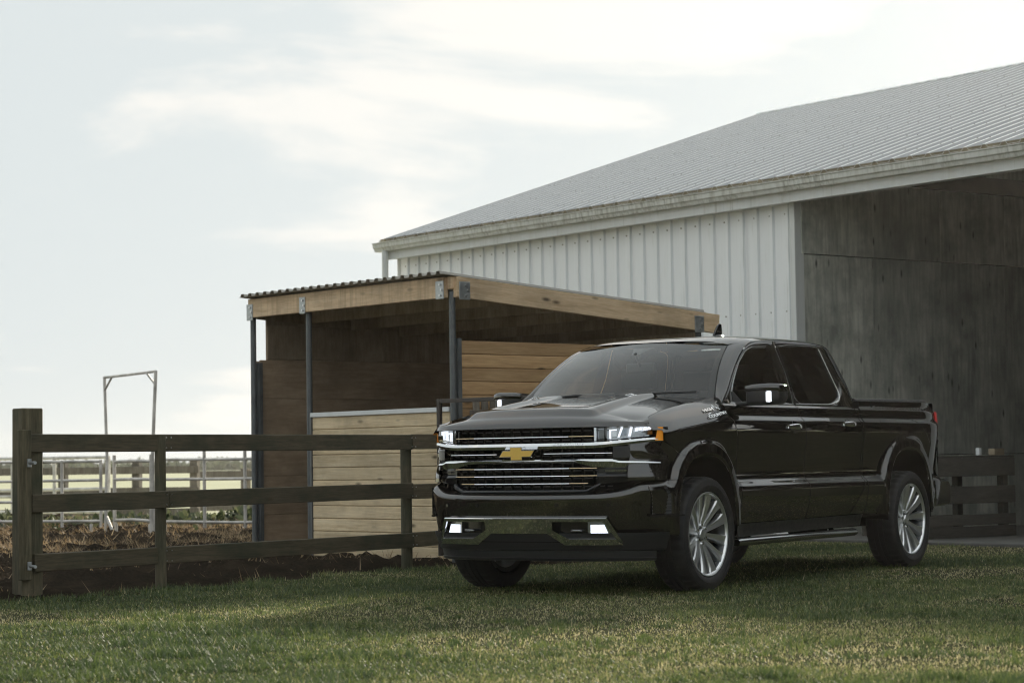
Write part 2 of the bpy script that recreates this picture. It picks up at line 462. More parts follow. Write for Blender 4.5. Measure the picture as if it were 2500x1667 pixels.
x, y, patch, fine, es, bare = x[ok], y[ok], patch[ok], fine[ok], es[ok], bare[ok]
tuft = np.clip((fine - 0.53) * 8, 0, 1) * np.clip((0.52 - patch) * 6 + .35, 0, 1)
tall = np.exp(-(np.maximum(0, es) / 0.22) ** 2) * (vnoise(x, y, 1.4, 61) > 0.55)   # longer tufts at the fence foot
h = (0.009 + 0.015 * rng.random(len(x))) * (1 + 2.0 * tuft + 2.8 * tall * rng.random(len(x)))
w = 0.0035 + 0.0025 * rng.random(len(x)) + 0.00012 * y
tint = np.clip(0.35 + 1.5 * (patch - 0.47) + 0.30 * rng.standard_normal(len(x)) + 0.22 * bare - 0.25 * tuft, 0, 1)
tint = np.where(rng.random(len(x)) < 0.025 + 0.08 * bare, 0.7 + 0.3 * rng.random(len(x)), tint)
# separate clumps, also around the tyres and post feet
cl_n = 1500
cd_ = 8.6 + 16 * rng.random(cl_n) ** 1.3; cxx = (rng.random(cl_n) * 2 - 1) * (0.265 * cd_ + 0.6); cyy = cd_
ex = [(1.28 + .1 * k, 16.25 + .12 * k) for k in range(4)] + [(-0.45, 17.2), (-0.3, 17.45), (3.25, 19.45), (3.4, 19.7), (-3.5, 16.45), (-3.35, 16.6), (-2.7, 17.55), (-0.9, 20.3)]
cxx = np.r_[cxx, [e[0] for e in ex]]; cyy = np.r_[cyy, [e[1] for e in ex]]
kk = (edge_side(cxx, cyy) > -0.05) & (cyy < np.where(cxx > 2.3, 27.11 - (cxx - 3.56) * 0.798 / 0.602 - 1.6, 99)) & (fbm(cxx, cyy, 0.8, 133, 3) < 0.50)
kk[-len(ex):] = True; cxx, cyy = cxx[kk], cyy[kk]
per = 55; sz = 0.025 + 0.065 * rng.random(len(cxx)) ** 2
bx_ = np.repeat(cxx, per) + rng.standard_normal(len(cxx) * per) * np.repeat(sz, per) * 0.9; by_ = np.repeat(cyy, per) + rng.standard_normal(len(cxx) * per) * np.repeat(sz, per) * 0.9
x = np.r_[x, bx_]; y = np.r_[y, by_]
h = np.r_[h, np.repeat(0.018 + 0.55 * sz, per) * (0.5 + 0.7 * rng.random(len(bx_)))]
w = np.r_[w, 0.0045 + 0.003 * rng.random(len(bx_)) + 0.00012 * by_]
tint = np.r_[tint, np.clip(np.repeat(0.02 + 0.42 * rng.random(len(cxx)), per) + 0.12 * rng.standard_normal(len(bx_)), 0, 1)]
g = blades('grass', x, y, np.zeros(len(x)), h, w, 0.35 + 0.60 * rng.random(len(x)), M['grass'], tint)
tag(g, 'short worn grass with dry patches and tufts', 'grass', kind='stuff')
# straw and dry stems on the soil
n = 150000
x = -12 + 12.5 * rng.random(n); y = 14.5 + 19 * rng.random(n)
es = edge_side(x, y)
dens = fbm(x, y, 0.9, 51, 4)
ok = (es < 0.05) & (rng.random(n) < np.clip((dens - 0.40) * 6, 0.05, 1) * np.clip((y - 20.5) / 4.5, 0.03, 1))
x, y = x[ok], y[ok]
ix = np.clip(((x + 13) / 0.075).astype(int), 0, nx_ - 1); iy = np.clip(((y - 8.6) / 0.075).astype(int), 0, ny_ - 1)
st = blades('straw_litter', x, y, np.maximum(hz[ix, iy], 0.0) + 0.004, 0.05 + 0.13 * rng.random(len(x)) ** 2, 0.006 + 0.007 * rng.random(len(x)),
            0.62 + 0.36 * rng.random(len(x)), M['straw'], np.clip(0.45 + 0.25 * rng.standard_normal(len(x)), 0, 1), 3)
tag(st, 'loose straw scattered over the paddock soil', 'straw', kind='stuff')

# ------------------------------------------------------------------ board fence in front of the paddock
FP = [Vector((-3.566, 16.69, 0)), Vector((-2.734, 17.73, 0)), Vector((-0.929, 20.43, 0))]
fdir = (FP[2] - FP[1]).normalized()
fence = empty('board_fence', FP[0], math.atan2(fdir.y, fdir.x))
tag(fence, 'dark weathered three-rail board fence beside the truck', 'fence')
inv = Matrix.Rotation(-fence.rotation_euler.z, 4, 'Z')
lp = [inv @ (p - FP[0]) for p in FP]
# gate post: square, with a board fixed to its left side
mb = MB(); mb.bbox((-0.085, -0.085, -0.3), (0.085, 0.085, 1.405), 0.008)
po = mb.build('gate_post', M['fence_post'], fence); po.rotation_euler = (0, R(0.2), R(-18)); po.location = (0.03, 0.08, 0)
mb = MB(); mb.bbox((-0.05, -0.02, 0.14), (0.05, 0.02, 1.245), 0.005)
bd = mb.build('post_board', M['fence_post'], fence); bd.location = (-0.02, -0.085 + 0.02, 0); bd.rotation_euler = (0, 0, R(-18)); bd.location = (-0.075, 0.0, 0)
# round intermediate posts behind the rails
def round_post(loc, r, top):
    mb = MB(); mb.tube((0, 0, -0.3), (0, 0, top), r, 14, r * 0.96)
    o = mb.build('post', M['fence_post'], fence, angle=40); o.location = loc; return o
round_post((lp[1].x, lp[1].y + 0.06, 0), 0.046, 1.205)
round_post((lp[2].x, lp[2].y + 0.06, 0), 0.052, 1.20)
end = lp[2].x + 0.80
rail_z = [(1.145, 0.136), (0.700, 0.134), (0.262, 0.132)]
for k, (zc_, hh) in enumerate(rail_z):
    a = Vector((-0.02, -0.045, 0)); segs = [(lp[0].x - 0.02, lp[1].x + 0.01), (lp[1].x + 0.01, lp[2].x), (lp[2].x, end)]
    if k == 0: segs = [(lp[0].x - 0.05, lp[2].x - 0.01), (lp[2].x, end)]
    if k == 2: segs = [(lp[0].x - 0.0, lp[2].x), (lp[2].x, end)]
    for i, (u, v) in enumerate(segs):
        ya = np.interp(u, [0, lp[1].x, lp[2].x, end], [0, lp[1].y, lp[2].y, lp[2].y])
        yb = np.interp(v, [0, lp[1].x, lp[2].x, end], [0, lp[1].y, lp[2].y, lp[2].y])
        L = math.hypot(v - u, yb - ya) - 0.004
        o = piece('rail', (L, 0.036, hh), M['fence'], fence, ((u + v) / 2, (ya + yb) / 2 - 0.012 + (0.002 if i else 0), zc_ + (0.006 if i == 1 else 0)),
                  (R(random.uniform(-1, 1)), R(-0.15 * (i == 1)), math.atan2(yb - ya, v - u)))
# nails at the posts
for zc_, hh in rail_z:
    for px_ in (lp[1].x, lp[2].x):
        for dx in (-0.025, 0.03):
            for dz in (-0.04, 0.04):
                mb = MB(); py_ = np.interp(px_, [0, lp[1].x, lp[2].x], [0, lp[1].y, lp[2].y])
                mb.tube((px_ + dx, py_ - 0.034, zc_ + dz), (px_ + dx, py_ - 0.028, zc_ + dz), 0.005, 6)
                mb.build('nail', M['bolt'], fence)
# hinge pins towards the gate
for z_ in (0.245, 1.00):
    mb = MB(); mb.tube((-0.16, -0.20, z_), (-0.05, -0.01, z_), 0.012, 8); mb.tube((-0.075, -0.052, z_ - .03), (-0.075, -0.052, z_ + .03), 0.017, 8)
    mb.build('hinge_pin', M['galv'], fence)
# the gate whose edge shows at the left
gate = empty('wooden_gate', (-3.80, 16.50, 0), math.atan2(-0.55, -0.83))
tag(gate, 'dark wooden gate just entering the left edge of the picture', 'gate')
piece('stile', (0.10, 0.05, 1.20), M['fence'], gate, (0.05, 0, 0.72))
piece('stile', (0.10, 0.05, 1.20), M['fence'], gate, (2.15, 0, 0.72))
for z_ in (0.24, 0.70, 1.12):
    piece('rail', (2.3, 0.036, 0.13), M['fence'], gate, (1.10, -0.045, z_))
piece('brace', (2.25, 0.034, 0.10), M['fence'], gate, (1.1, 0.045, 0.66), (0, R(20), 0))

# ------------------------------------------------------------------ open shed
SD = Vector((0.648, -0.761, 0)); SO = Vector((-2.72, 23.66, 0))
shed = frame('animal_shed', SO, SD)
tag(shed, 'open wooden animal shed with steel posts and corrugated roof', 'shed')
SL, SW, P2 = 3.335, 3.26, 1.01
zb = lambda y_: 2.50 - 0.236 * y_ / SW             # beam underside height
for nm, (px_, py_) in {'a': (0, 0), 'b': (P2, 0), 'c': (SL, 0), 'd': (SL, SW), 'e': (0, SW)}.items():
    mb = MB(); mb.tube((0, 0, 0), (0, 0, zb(py_) + (0.06 if nm != 'a' else 0.16)), 0.031, 14)
    o = mb.build('steel_post', M['steel'], shed, angle=40); o.location = (px_, py_, 0)
for px_, y0, y1, top in ((0.03, 0.035, 0.075, 2.03), (SL + 0.012, 0.035, 0.075, 2.12)):   # channel irons holding the boards
    mb = MB(); mb.box((px_ - 0.03, y0, 0), (px_ + 0.03, y1, top)); mb.build('channel', M['steel'], shed)
mb = MB(); mb.box((P2 + 0.034, -0.03, 0), (P2 + 0.062, 0.03, 1.45)); mb.build('channel', M['steel'], shed)
# beams
piece('front_beam', (SL - 0.05, 0.06, 0.195), M['beam'], shed, (SL / 2 - 0.01, -0.045, 2.50 + 0.0975), r=0.004)
ang = -math.atan2(0.236, SW)
piece('corner_block', (0.07, 0.07, 0.12), M['beam'], shed, (SL, 0, 2.64))
piece('side_beam', (0.06, SW + 0.25, 0.195), M['beam_side'], shed, (SL + 0.045, SW / 2 + 0.12, zb(SW / 2 + .08) + 0.0975), (ang, 0, 0), r=0.004)
piece('side_beam', (0.06, SW + 0.25, 0.195), M['beam_side'], shed, (-0.045, SW / 2 + 0.12, zb(SW / 2 + .08) + 0.0975), (ang, 0, 0), r=0.004)
for yy in (0.62, 1.28, 1.94, 2.60, SW):
    piece('rafter', (SL - 0.03, 0.05, 0.185), M['ply_brown'], shed, (SL / 2, yy, zb(yy) + 0.09))
# brackets
def bracket(loc, rz, wdt=0.13):
    b = empty('bracket', loc, rz, shed)
    mb = MB(); mb.bbox((-wdt / 2, -0.004, -0.085), (wdt / 2, 0.004, 0.085), 0.002); mb.build('plate', M['galv'], b)
    for dx, dz in ((0.012, 0.05), (0.035, 0.0), (0.012, -0.05)):
        mb = MB(); mb.tube((dx, -0.004, dz), (dx, -0.016, dz), 0.011, 6); mb.build('bolt', M['bolt'], b)
bracket((0.055, -0.08, 2.555), 0, 0.11); bracket((P2, -0.08, 2.57), 0, 0.10)
bracket((SL - 0.085, -0.08, 2.575), 0, 0.12)
bracket((SL + 0.08, 0.09, 2.565), R(90), 0.13); bracket((SL + 0.08, SW - 0.06, zb(SW) + 0.075), R(90), 0.13)
# corrugated roof: trapezoid ribs running front to back, in sheets
def rib_sheet(n, pitch, rib_h, y0, y1, zf, top=0.32, base=0.55, th=0.002):
    pr = []
    for k in range(n):
        x0 = k * pitch; c = x0 + pitch / 2
        pr += [(x0, 0), (c - pitch * base / 2, 0), (c - pitch * top / 2, rib_h), (c + pitch * top / 2, rib_h), (c + pitch * base / 2, 0)]
    pr.append((n * pitch, 0))
    V = []
    for yy in (y0, y1):
        V += [(px, yy, zf(yy) + pz) for px, pz in pr]
    m_ = len(pr)
    V += [(a, b, c - th) for a, b, c in V]
    Fc = []
    for k in range(m_ - 1):
        Fc.append((k, k + 1, m_ + k + 1, m_ + k))
        Fc.append((2 * m_ + k, 3 * m_ + k, 3 * m_ + k + 1, 2 * m_ + k + 1))
        Fc.append((k, 2 * m_ + k, 2 * m_ + k + 1, k + 1)); Fc.append((m_ + k, m_ + k + 1, 3 * m_ + k + 1, 3 * m_ + k))
    return V, Fc
roof = empty('roof', (0, 0, 0), 0, shed)
V, Fc = rib_sheet(5, 0.137, 0.030, -0.16, SW + 0.07, lambda yy: zb(yy) + 0.205)
sh0 = mesh('roof_sheet', V, Fc, M['shed_roof'], roof)
for k in range(5):
    o = sh0 if k == 0 else inst(sh0, roof)
    o.location = (-0.03 + k * 5 * 0.137, 0, 0.001 * (k % 2))
# left wall: plywood above, boards below, with a slot beside the post
wall = empty('left_wall', (0, 0, 0), 0, shed)
for k in range(5):
    z0 = 0.03 + k * 0.407
    piece('board', (0.022, SW - 0.06, 0.404), M['board_brown'], wall, (0.0, 0.075 + SW / 2 - 0.03, z0 + 0.202))
piece('plywood_sheet', (0.018, 1.55, 0.36), M['ply_brown'], wall, (0.0, 0.175 + 0.775, 2.072 + 0.18))
piece('plywood_sheet', (0.018, 1.51, 0.36), M['ply_brown'], wall, (0.0, 0.175 + 1.556 + 0.755, 2.072 + 0.18))
mb = MB(); mb.prism([(0.18, 0.03), (SW, 0.03), (SW, zb(SW) + 0.19), (0.18, zb(0.18) + 0.19)], 0, -0.036, -0.014); mb.box((-0.036, 0.05, 0.03), (-0.014, 0.178, 2.05)); mb.build('sheathing', M['ply_brown'], wall)
mb = MB(); mb.prism([(0.045, zb(0) - 0.005), (0.045, zb(0) + 0.19), (SW, zb(SW) + 0.19), (SW, zb(SW) - .005)], 0, -0.012, 0.006); mb.build('top_plate', M['ply_brown'], wall)
bwall = empty('back_wall', (0, 0, 0), 0, shed)
mb = MB(); mb.box((0.0, SW + 0.014, 0.03), (SL, SW + 0.03, zb(SW) + 0.19)); mb.build('sheathing', M['ply_brown'], bwall)
for k in range(12):
    piece('board', (SL - 0.07, 0.022, 0.178), M['board_brown_x'], bwall, (SL / 2, SW, 0.03 + 0.182 * k + 0.09))
# half-height front wall of pine boards with a white metal cap
hw = empty('half_wall', (0, 0, 0), 0, shed)
bl = SL - P2 - 0.034 - 0.07
for k in range(11):
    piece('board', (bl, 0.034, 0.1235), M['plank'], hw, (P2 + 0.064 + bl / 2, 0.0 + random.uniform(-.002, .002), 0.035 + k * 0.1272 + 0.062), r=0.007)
piece('cap', (bl + 0.02, 0.075, 0.045), M['white_cap'], hw, (P2 + 0.064 + bl / 2, 0, 1.455), r=0.004)
# right wall of horizontal planks
rw = empty('right_wall', (0, 0, 0), 0, shed)
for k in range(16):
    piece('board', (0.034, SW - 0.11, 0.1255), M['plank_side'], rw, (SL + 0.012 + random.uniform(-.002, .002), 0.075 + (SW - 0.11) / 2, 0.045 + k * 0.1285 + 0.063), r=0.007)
# weathered pallet stood against the right wall
pal = empty('pallet', SO + SD * (SL + 0.12) + Vector((0.761, 0.648, 0)) * 0.12, math.atan2(0.648, 0.761))
tag(pal, 'weathered grey slatted pallet stood upright against the plank wall', 'pallet')
for k in range(9):
    piece('slat', (0.075, 0.02, 1.52), M['old_wood'], pal, (0.06 + k * 0.105, -0.02, 0.79), (R(-2), 0, R(random.uniform(-1, 1))))
for z_ in (0.25, 0.8, 1.4):
    piece('stringer', (1.0, 0.04, 0.09), M['old_wood'], pal, (0.5, 0.012, z_))
# brown steel gate between fence end and truck
mg = empty('metal_gate', (-0.665, 20.36, 0), math.atan2(-0.70, 0.714))
tag(mg, 'dark brown tubular steel gate behind the truck hood', 'gate')
def bar(par, nm, a, b, s=0.02, mat=None):
    a, b = Vector(a), Vector(b); L = (b - a).length
    o = piece(nm, (L, 2 * s, 2 * s), mat or M['brown_steel'], par, (a + b) / 2, r=0.003)
    o.rotation_euler = (b - a).to_track_quat('X', 'Z').to_euler(); return o
bar(mg, 'upright', (0, 0, 0.12), (0, 0, 1.53)); bar(mg, 'upright', (1.25, 0, 0.12), (1.25, 0, 1.53))
for z_ in (1.51, 1.05, 0.6, 0.16): bar(mg, 'rail', (0.02, 0, z_), (1.23, 0, z_), 0.018)

# ------------------------------------------------------------------ barn
BD = Vector((0.602, -0.798, 0)); BO = Vector((-1.66, 33.83, 0))
barn = frame('barn', BO, BD)
tag(barn, 'large white ribbed steel barn with metal roof and open bay', 'barn')
BL, BAY0, BAY1, RUN, EAVE = 13.2, 8.50, 12.9, 7.68, 4.0
RISE = 2.58
PIT = 0.272
def wall_sheet(n, pitch, hgt, rib=0.028):
    pr = []
    for k in range(n):
        x0 = k * pitch
        pr += [(x0, 0), (x0 + pitch * .60, 0), (x0 + pitch * .66, -rib), (x0 + pitch * .82, -rib), (x0 + pitch * .88, 0)]
    pr.append((n * pitch, 0)); m_ = len(pr)
    V = [(a, b, 0) for a, b in pr] + [(a, b, hgt) for a, b in pr]
    V += [(a, b + 0.003, c) for a, b, c in V]
    Fc = []
    for k in range(m_ - 1):
        Fc += [(k, k + 1, m_ + k + 1, m_ + k), (2 * m_ + k, 3 * m_ + k, 3 * m_ + k + 1, 2 * m_ + k + 1), (m_ + k, m_ + k + 1, 3 * m_ + k + 1, 3 * m_ + k)]
    return V, Fc
fw = empty('front_wall', (0, 0, 0), 0, barn)
V, Fc = wall_sheet(4, PIT, EAVE + 0.1)
ws0 = mesh('wall_sheet', V, Fc, M['barn_wall'], fw)
ws0.data.materials.append(M['wall_shade'])
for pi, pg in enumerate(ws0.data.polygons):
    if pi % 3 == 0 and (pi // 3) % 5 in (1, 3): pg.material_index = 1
nsh = int((BAY0 - 0.12) / (4 * PIT))
xs_ = [k * 4 * PIT for k in range(8)] ; xs_[-1] = BAY0 - 0.09 - 4 * PIT
for k, xx in enumerate(xs_[:8]):
    o = ws0 if k == 0 else inst(ws0, fw); o.location = (xx, 0.001 * (k % 2) + (0.004 if k == 7 else 0), 0)
# screws along girts on the sheets in view
for zr_ in (3.90, 2.72, 1.5):
    mb = MB()
    for k in range(int(BAY0 / PIT)):
        mb.tube((k * PIT + PIT * .5, 0.0, zr_), (k * PIT + PIT * .5, -0.010, zr_), 0.009, 6)
    mb.build('screw_row', M['eave_moss'], fw)
mb = MB(); mb.bbox((BAY0 - 0.09, -0.05, 0), (BAY0, 0.10, EAVE + 0.05), 0.004); mb.build('corner_trim', M['fascia'], barn)
mb = MB(); mb.bbox((BAY1, -0.05, 0), (BL, 0.10, EAVE + 0.05), 0.004); mb.build('corner_trim', M['fascia'], barn)
mb = MB(); mb.bbox((-0.03, -0.045, 0), (-0.003, 0.06, EAVE + 0.05), 0.004); mb.build('corner_trim', M['fascia'], barn)
# fascia, gutter, eave
OV = 0.15
for a, b in ((-OV + 0.1, 8.52), (8.523, BL)):
    mb = MB(); mb.bbox((a, -0.235, 4.0), (b, -0.20, 4.135), 0.003); mb.build('fascia_board', M['fascia'], barn)
    mb = MB(); mb.box((a, -0.20, 4.02), (b, 0.02, 4.03)); mb.build('soffit', M['fascia'], barn)
gp = [(-0.235, 4.125), (-0.33, 4.125), (-0.345, 4.165), (-0.365, 4.18), (-0.372, 4.235), (-0.385, 4.245), (-0.385, 4.255), (-0.362, 4.255), (-0.355, 4.19), (-0.33, 4.175), (-0.32, 4.14), (-0.237, 4.14)]
mb = MB(); mb.prism(gp, 0, -OV - 0.05, BL); mb.build('gutter', M['gutter'], barn)
mb = MB(); mb.box((-OV, -0.266, 4.215), (BL, -0.25, 4.316)); mb.build('eave_strip', M['eave_moss'], barn)
mb = MB(); mb.tube((0.03, -0.30, 0), (0.03, -0.30, 4.13), 0.05, 12); mb.build('downspout', M['fascia'], barn, angle=40)
# roof of ribbed sheets
broof = empty('roof', (0, 0, 0), 0, barn)
zf = lambda yy: 4.285 + RISE * (yy + 0.27) / (RUN + 0.27) if yy < RUN else 0
V, Fc = rib_sheet(4, PIT, 0.040, -0.27, RUN, lambda yy: 4.285 + RISE * (yy + 0.27) / (RUN + 0.27), 0.16, 0.40)
# add two small pencil ribs to the flat pans by a second light sheet profile
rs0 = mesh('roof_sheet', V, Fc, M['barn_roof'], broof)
rs0.data.materials.append(M['roof_shade'])
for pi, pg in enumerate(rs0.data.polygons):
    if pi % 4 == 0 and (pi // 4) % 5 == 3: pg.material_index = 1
nr = int((BL + OV) / (4 * PIT))
for k in range(nr):
    o = rs0 if k == 0 else inst(rs0, broof); o.location = (-OV + k * 4 * PIT, 0, 0.0012 * (k % 2))
V2 = [(a, 2 * RUN - b, c) for a, b, c in V]
rs1 = mesh('roof_sheet', V2, [f[::-1] for f in Fc], M['barn_roof'], broof)
for k in range(nr):
    o = rs1 if k == 0 else inst(rs1, broof); o.location = (-OV + k * 4 * PIT, 0, 0.0012 * (k % 2))
zr = 4.285 + RISE
mb = MB(); mb.prism([(RUN - 0.17, zr - 0.02), (RUN - 0.17, zr - 0.005), (RUN, zr + 0.05), (RUN + 0.17, zr - 0.005), (RUN + 0.17, zr - 0.02), (RUN, zr + 0.035)], 0, -OV, -OV + nr * 4 * PIT)
mb.build('ridge_cap', M['barn_roof'], broof)
mb = MB()
for k in range(nr * 4):
    for j in range(7):
        yy = 0.15 + j * 1.2 + (0.1 if k % 2 else 0)
        z_ = 4.285 + RISE * (yy + 0.27) / (RUN + 0.27) + 0.038; xx = -OV + (k + .5) * PIT
        mb.tube((xx, yy, z_), (xx, yy, z_ + 0.007), 0.007, 5)
so = mb.build('roof_screws', M['eave_moss'], broof); so['kind'] = 'stuff'
mb = MB(); mb.prism([(-0.27, 4.20), (-0.27, 4.30), (RUN, zr + 0.03), (2 * RUN + 0.27, 4.30), (2 * RUN + 0.27, 4.20), (RUN, zr - 0.10)], 0, -OV - 0.03, -OV - 0.002)
mb.build('rake_trim', M['fascia'], broof)
# gable ends and back
mb = MB(); mb.prism([(0.003, 0), (2 * RUN, 0), (2 * RUN, 4.2), (RUN, zr - .05), (0.003, 4.2)], 0, 0.003, 0.05); mb.build('gable_wall', M['barn_wall'], barn)
mb = MB(); mb.prism([(0.003, 0), (2 * RUN, 0), (2 * RUN, 4.2), (RUN, zr - .05), (0.003, 4.2)], 0, BL - 0.05, BL); mb.build('gable_wall', M['barn_wall'], barn)
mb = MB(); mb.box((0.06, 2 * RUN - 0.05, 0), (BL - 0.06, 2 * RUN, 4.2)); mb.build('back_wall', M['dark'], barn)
# bay: plywood partition on the left, dark wall on the right, trusses
part = empty('plywood_partition', (0, 0, 0), 0, barn)
for k in range(7):
    y0 = 0.06 + k * 1.222
    piece('plywood_sheet', (0.018, 1.218, 2.43), M['ply_grey'], part, (BAY0 - 0.015 + 0.001 * (k % 2), y0 + 0.61, 0.97 + 1.215), r=0.002)
    piece('plywood_sheet', (0.018, 1.218, 0.95), M['ply_grey'], part, (BAY0 - 0.015 + 0.001 * (k % 2), y0 + 0.61, 0.485), r=0.002)
    if k < 6: piece('plywood_sheet', (0.018, 1.218, 0.89 + 0.39 * k), M['ply_grey'], part, (BAY0 + 0.004, y0 + 0.61, 3.41 + 0.445 + 0.195 * k), r=0.002)
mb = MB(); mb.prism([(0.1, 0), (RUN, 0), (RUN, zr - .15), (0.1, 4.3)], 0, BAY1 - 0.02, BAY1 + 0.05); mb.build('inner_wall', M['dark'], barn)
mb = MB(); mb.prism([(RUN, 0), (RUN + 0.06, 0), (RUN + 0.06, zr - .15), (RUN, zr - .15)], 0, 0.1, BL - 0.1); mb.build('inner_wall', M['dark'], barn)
for k in range(2):
    xx = BAY0 + 1.3 + k * 1.9
    piece('truss', (0.06, RUN, 0.2), M['truss'], barn, (xx, RUN / 2, 4.2))
apron = mesh('concrete_apron', *(lambda b: (b.v, b.f))(MB().bbox((BAY0 - 1.4, -0.95, -0.05), (BAY1 + 0.25, 6.5, 0.035), 0.01)), M['concrete'])
apron.location = barn.location; apron.rotation_euler = barn.rotation_euler
tag(apron, 'pale concrete apron of the barn bay', kind='structure')

# slatted timber bunk in front of the bay, with bits lying on it
bo = BO + BD * 10.9 + Vector((0.798, 0.602, 0)) * (-0.62)
bunk = empty('timber_bunk', (bo.x, bo.y, 0.035), math.atan2(0.602, 0.798))
tag(bunk, 'grey slatted timber bunk standing behind the tailgate', 'bunk')
BLn = 1.62
for z_, hh in ((0.785, 0.205), (0.475, 0.195), (0.195, 0.12), (0.065, 0.12)):
    piece('slat', (BLn, 0.035, hh), M['crate_wood'], bunk, (BLn / 2, 0, z_))
for xx in (0.10, BLn - 0.12):
    piece('upright', (0.09, 0.09, 0.86), M['crate_wood'], bunk, (xx, 0.07, 0.43))
    piece('upright', (0.09, 0.09, 0.86), M['crate_wood'], bunk, (xx, 0.75, 0.43))
for z_, hh in ((0.785, 0.205), (0.475, 0.195), (0.13, 0.2)):
    piece('slat', (BLn, 0.035, hh), M['crate_wood'], bunk, (BLn / 2, 0.82, z_))
for k in range(5):
    piece('top_board', (BLn, 0.155, 0.024), M['crate_wood'], bunk, (BLn / 2, 0.065 + k * 0.165, 0.90))
def bw_(x_, y_, z_): return bunk.matrix_basis @ Vector((x_, y_, z_))
M['orange'] = simple('orange_plastic', (0.55, 0.20, 0.02), 0.45, 0, 0.3, 9)
p_ = bw_(0.34, 0.05, 0.912)
mb = MB()
for k in range(5):
    a = k * 1.3; mb.path([(0.035 * math.cos(a + t_ * 1.6), 0.03 * math.sin(a + t_ * 1.6), 0.012 + 0.011 * k + 0.004 * math.sin(t_ * 5)) for t_ in np.linspace(0, 3.6, 12)], 0.010, 6)
o = mb.build('rope_coil', M['orange'], smooth=True); o.location = p_
tag(o, 'small orange rope coil lying on the timber bunk', 'rope')
def block(nm, lab, x_, dims, mat, cat):
    mb = MB(); mb.bbox((-dims[0] / 2, -dims[1] / 2, 0), (dims[0] / 2, dims[1] / 2, dims[2]), 0.006)
    o = mb.build(nm, mat); o.location = bw_(x_, 0.06, 0.913); o.rotation_euler = (0, 0, bunk.rotation_euler.z + 0.1); tag(o, lab, cat)
M['cut_wood'] = wood('cut_pine', (0.25, 0.20, 0.14), (0.36, 0.29, 0.20), (0.45, 0.37, 0.27), (2, 14, 14))
block('wood_block', 'pale cut wood block on the right end of the timber bunk', 1.40, (0.19, 0.09, 0.075), M['cut_wood'], 'block')
block('bottle', 'small pale upright canister beside the wood block', 1.10, (0.05, 0.05, 0.085), M['white_cap'], 'canister')
block('bottle', 'thin grey upright stub behind the orange rope coil', 0.30, (0.05, 0.04, 0.09), M['crate_wood'], 'stub')

# ------------------------------------------------------------------ corral behind the fence
def W(px, d_): return Vector(((px - 1250) / 5500 * d_, d_, 0))
arch = empty('corral_archway', W(253, 30.2), 0)
tag(arch, 'tall thin tube archway standing in the corral', 'gateway')
a0, a1 = Vector((0, 0, 0)), W(373, 29.3) - W(253, 30.2)
MB().path([a0, a0 + Vector((0.03, 0, 1.1)), a0 + Vector((0, 0, 2.17))], 0.021).build('leg', M['tube'], arch, angle=50)
MB().path([a1, a1 + Vector((-0.02, 0, 1.1)), a1 + Vector((0.03, 0, 2.20))], 0.023).build('leg', M['tube'], arch, angle=50)
up = Vector((0, 0, 1)); ax = a1.normalized()
MB().path([a0 + up * 2.16, a0.lerp(a1, .5) + up * 2.175, a1 + up * 2.195 + Vector((.03, 0, 0))], 0.018).build('top_bar', M['tube'], arch, angle=50)
MB().tube(a0 + up * 1.98, a0 + up * 2.16 + ax * 0.19, 0.014, 8).build('brace', M['tube'], arch)
MB().tube(a1 + up * 2.02 + Vector((.025, 0, 0)), a1 + up * 2.18 - ax * 0.17, 0.014, 8).build('brace', M['tube'], arch)
MB().tube(a0 + Vector((0.02, 0, .30)), a0 + Vector((0.16, -0.1, 0.0)), 0.022, 8).build('foot', M['tube'], arch)
MB().tube(a1 + Vector((-0.03, 0, 0)), a1 + Vector((-0.03, 0, 1.12)), 0.032, 10).build('gate_stile', M['tube'], arch)
def panel(name, label, a, b, rails, top, ups, r=0.019, mat='tube'):
    o = empty(name, a); tag(o, label, 'fence', 'tubular corral fences'); d_ = b - a
    for z_ in rails:
        MB().path([Vector((0, 0, z_)), d_ * .5 + up * (z_ + random.uniform(-.015, .015)), d_ + up * z_], r).build('rail', M[mat], o, angle=50)
    for t_ in ups:
        MB().tube(d_ * t_ + up * 0.16, d_ * t_ + up * top, r * 1.15, 8).build('upright', M[mat], o, angle=50)
    for t_ in (0.04, 0.96):
        MB().tube(d_ * t_ + up * 0.0, d_ * t_ + up * 0.2, r * 1.15, 8).build('foot', M[mat], o, angle=50)
panel('tube_fence', 'grey tube corral panel left of the archway', W(-330, 31.5), W(243, 30.3), (1.04, 0.79, 0.50, 0.24), 1.06, (0, .18, .42, .66, .84, 1))
panel('tube_fence', 'grey tube corral panel inside the archway', W(276, 30.6), W(366, 29.9), (1.03, 0.79, 0.50, 0.24), 1.12, (0, 1), 0.021)
panel('tube_fence', 'grey tube corral panel between the archway and the shed', W(385, 29.6), W(740, 28.4), (1.05, 0.79, 0.50, 0.24), 1.16, (0, .32, .60, .85, 1))
panel('tube_fence', 'far pale corral panel behind the wooden gate post', W(-200, 37), W(262, 36), (1.12, 0.62, 0.5, 0.25), 1.14, (0, .25, .5, .72, 1), 0.026)
def far_fence(label, a, b, rails, posts, hgt, top):
    o = empty('plank_fence', a); tag(o, label, 'fence', 'brown plank fences beyond the corral'); d_ = b - a
    az = math.atan2(d_.y, d_.x)
    for z_ in rails: piece('rail', (d_.length, 0.04, hgt), M['old_wood'], o, d_ * .5 + up * z_, (0, 0, az))
    for t_ in posts: piece('post', (0.14, 0.14, top), M['old_wood'], o, d_ * t_ + Vector((0, 0.1, top / 2)), (0, 0, az))
far_fence('brown plank fence seen through the left corral panel', W(-260, 41), W(482, 39.5), (0.90, 0.53, 0.16), (0.08, .32, .56, .80, .985), 0.13, 1.06)
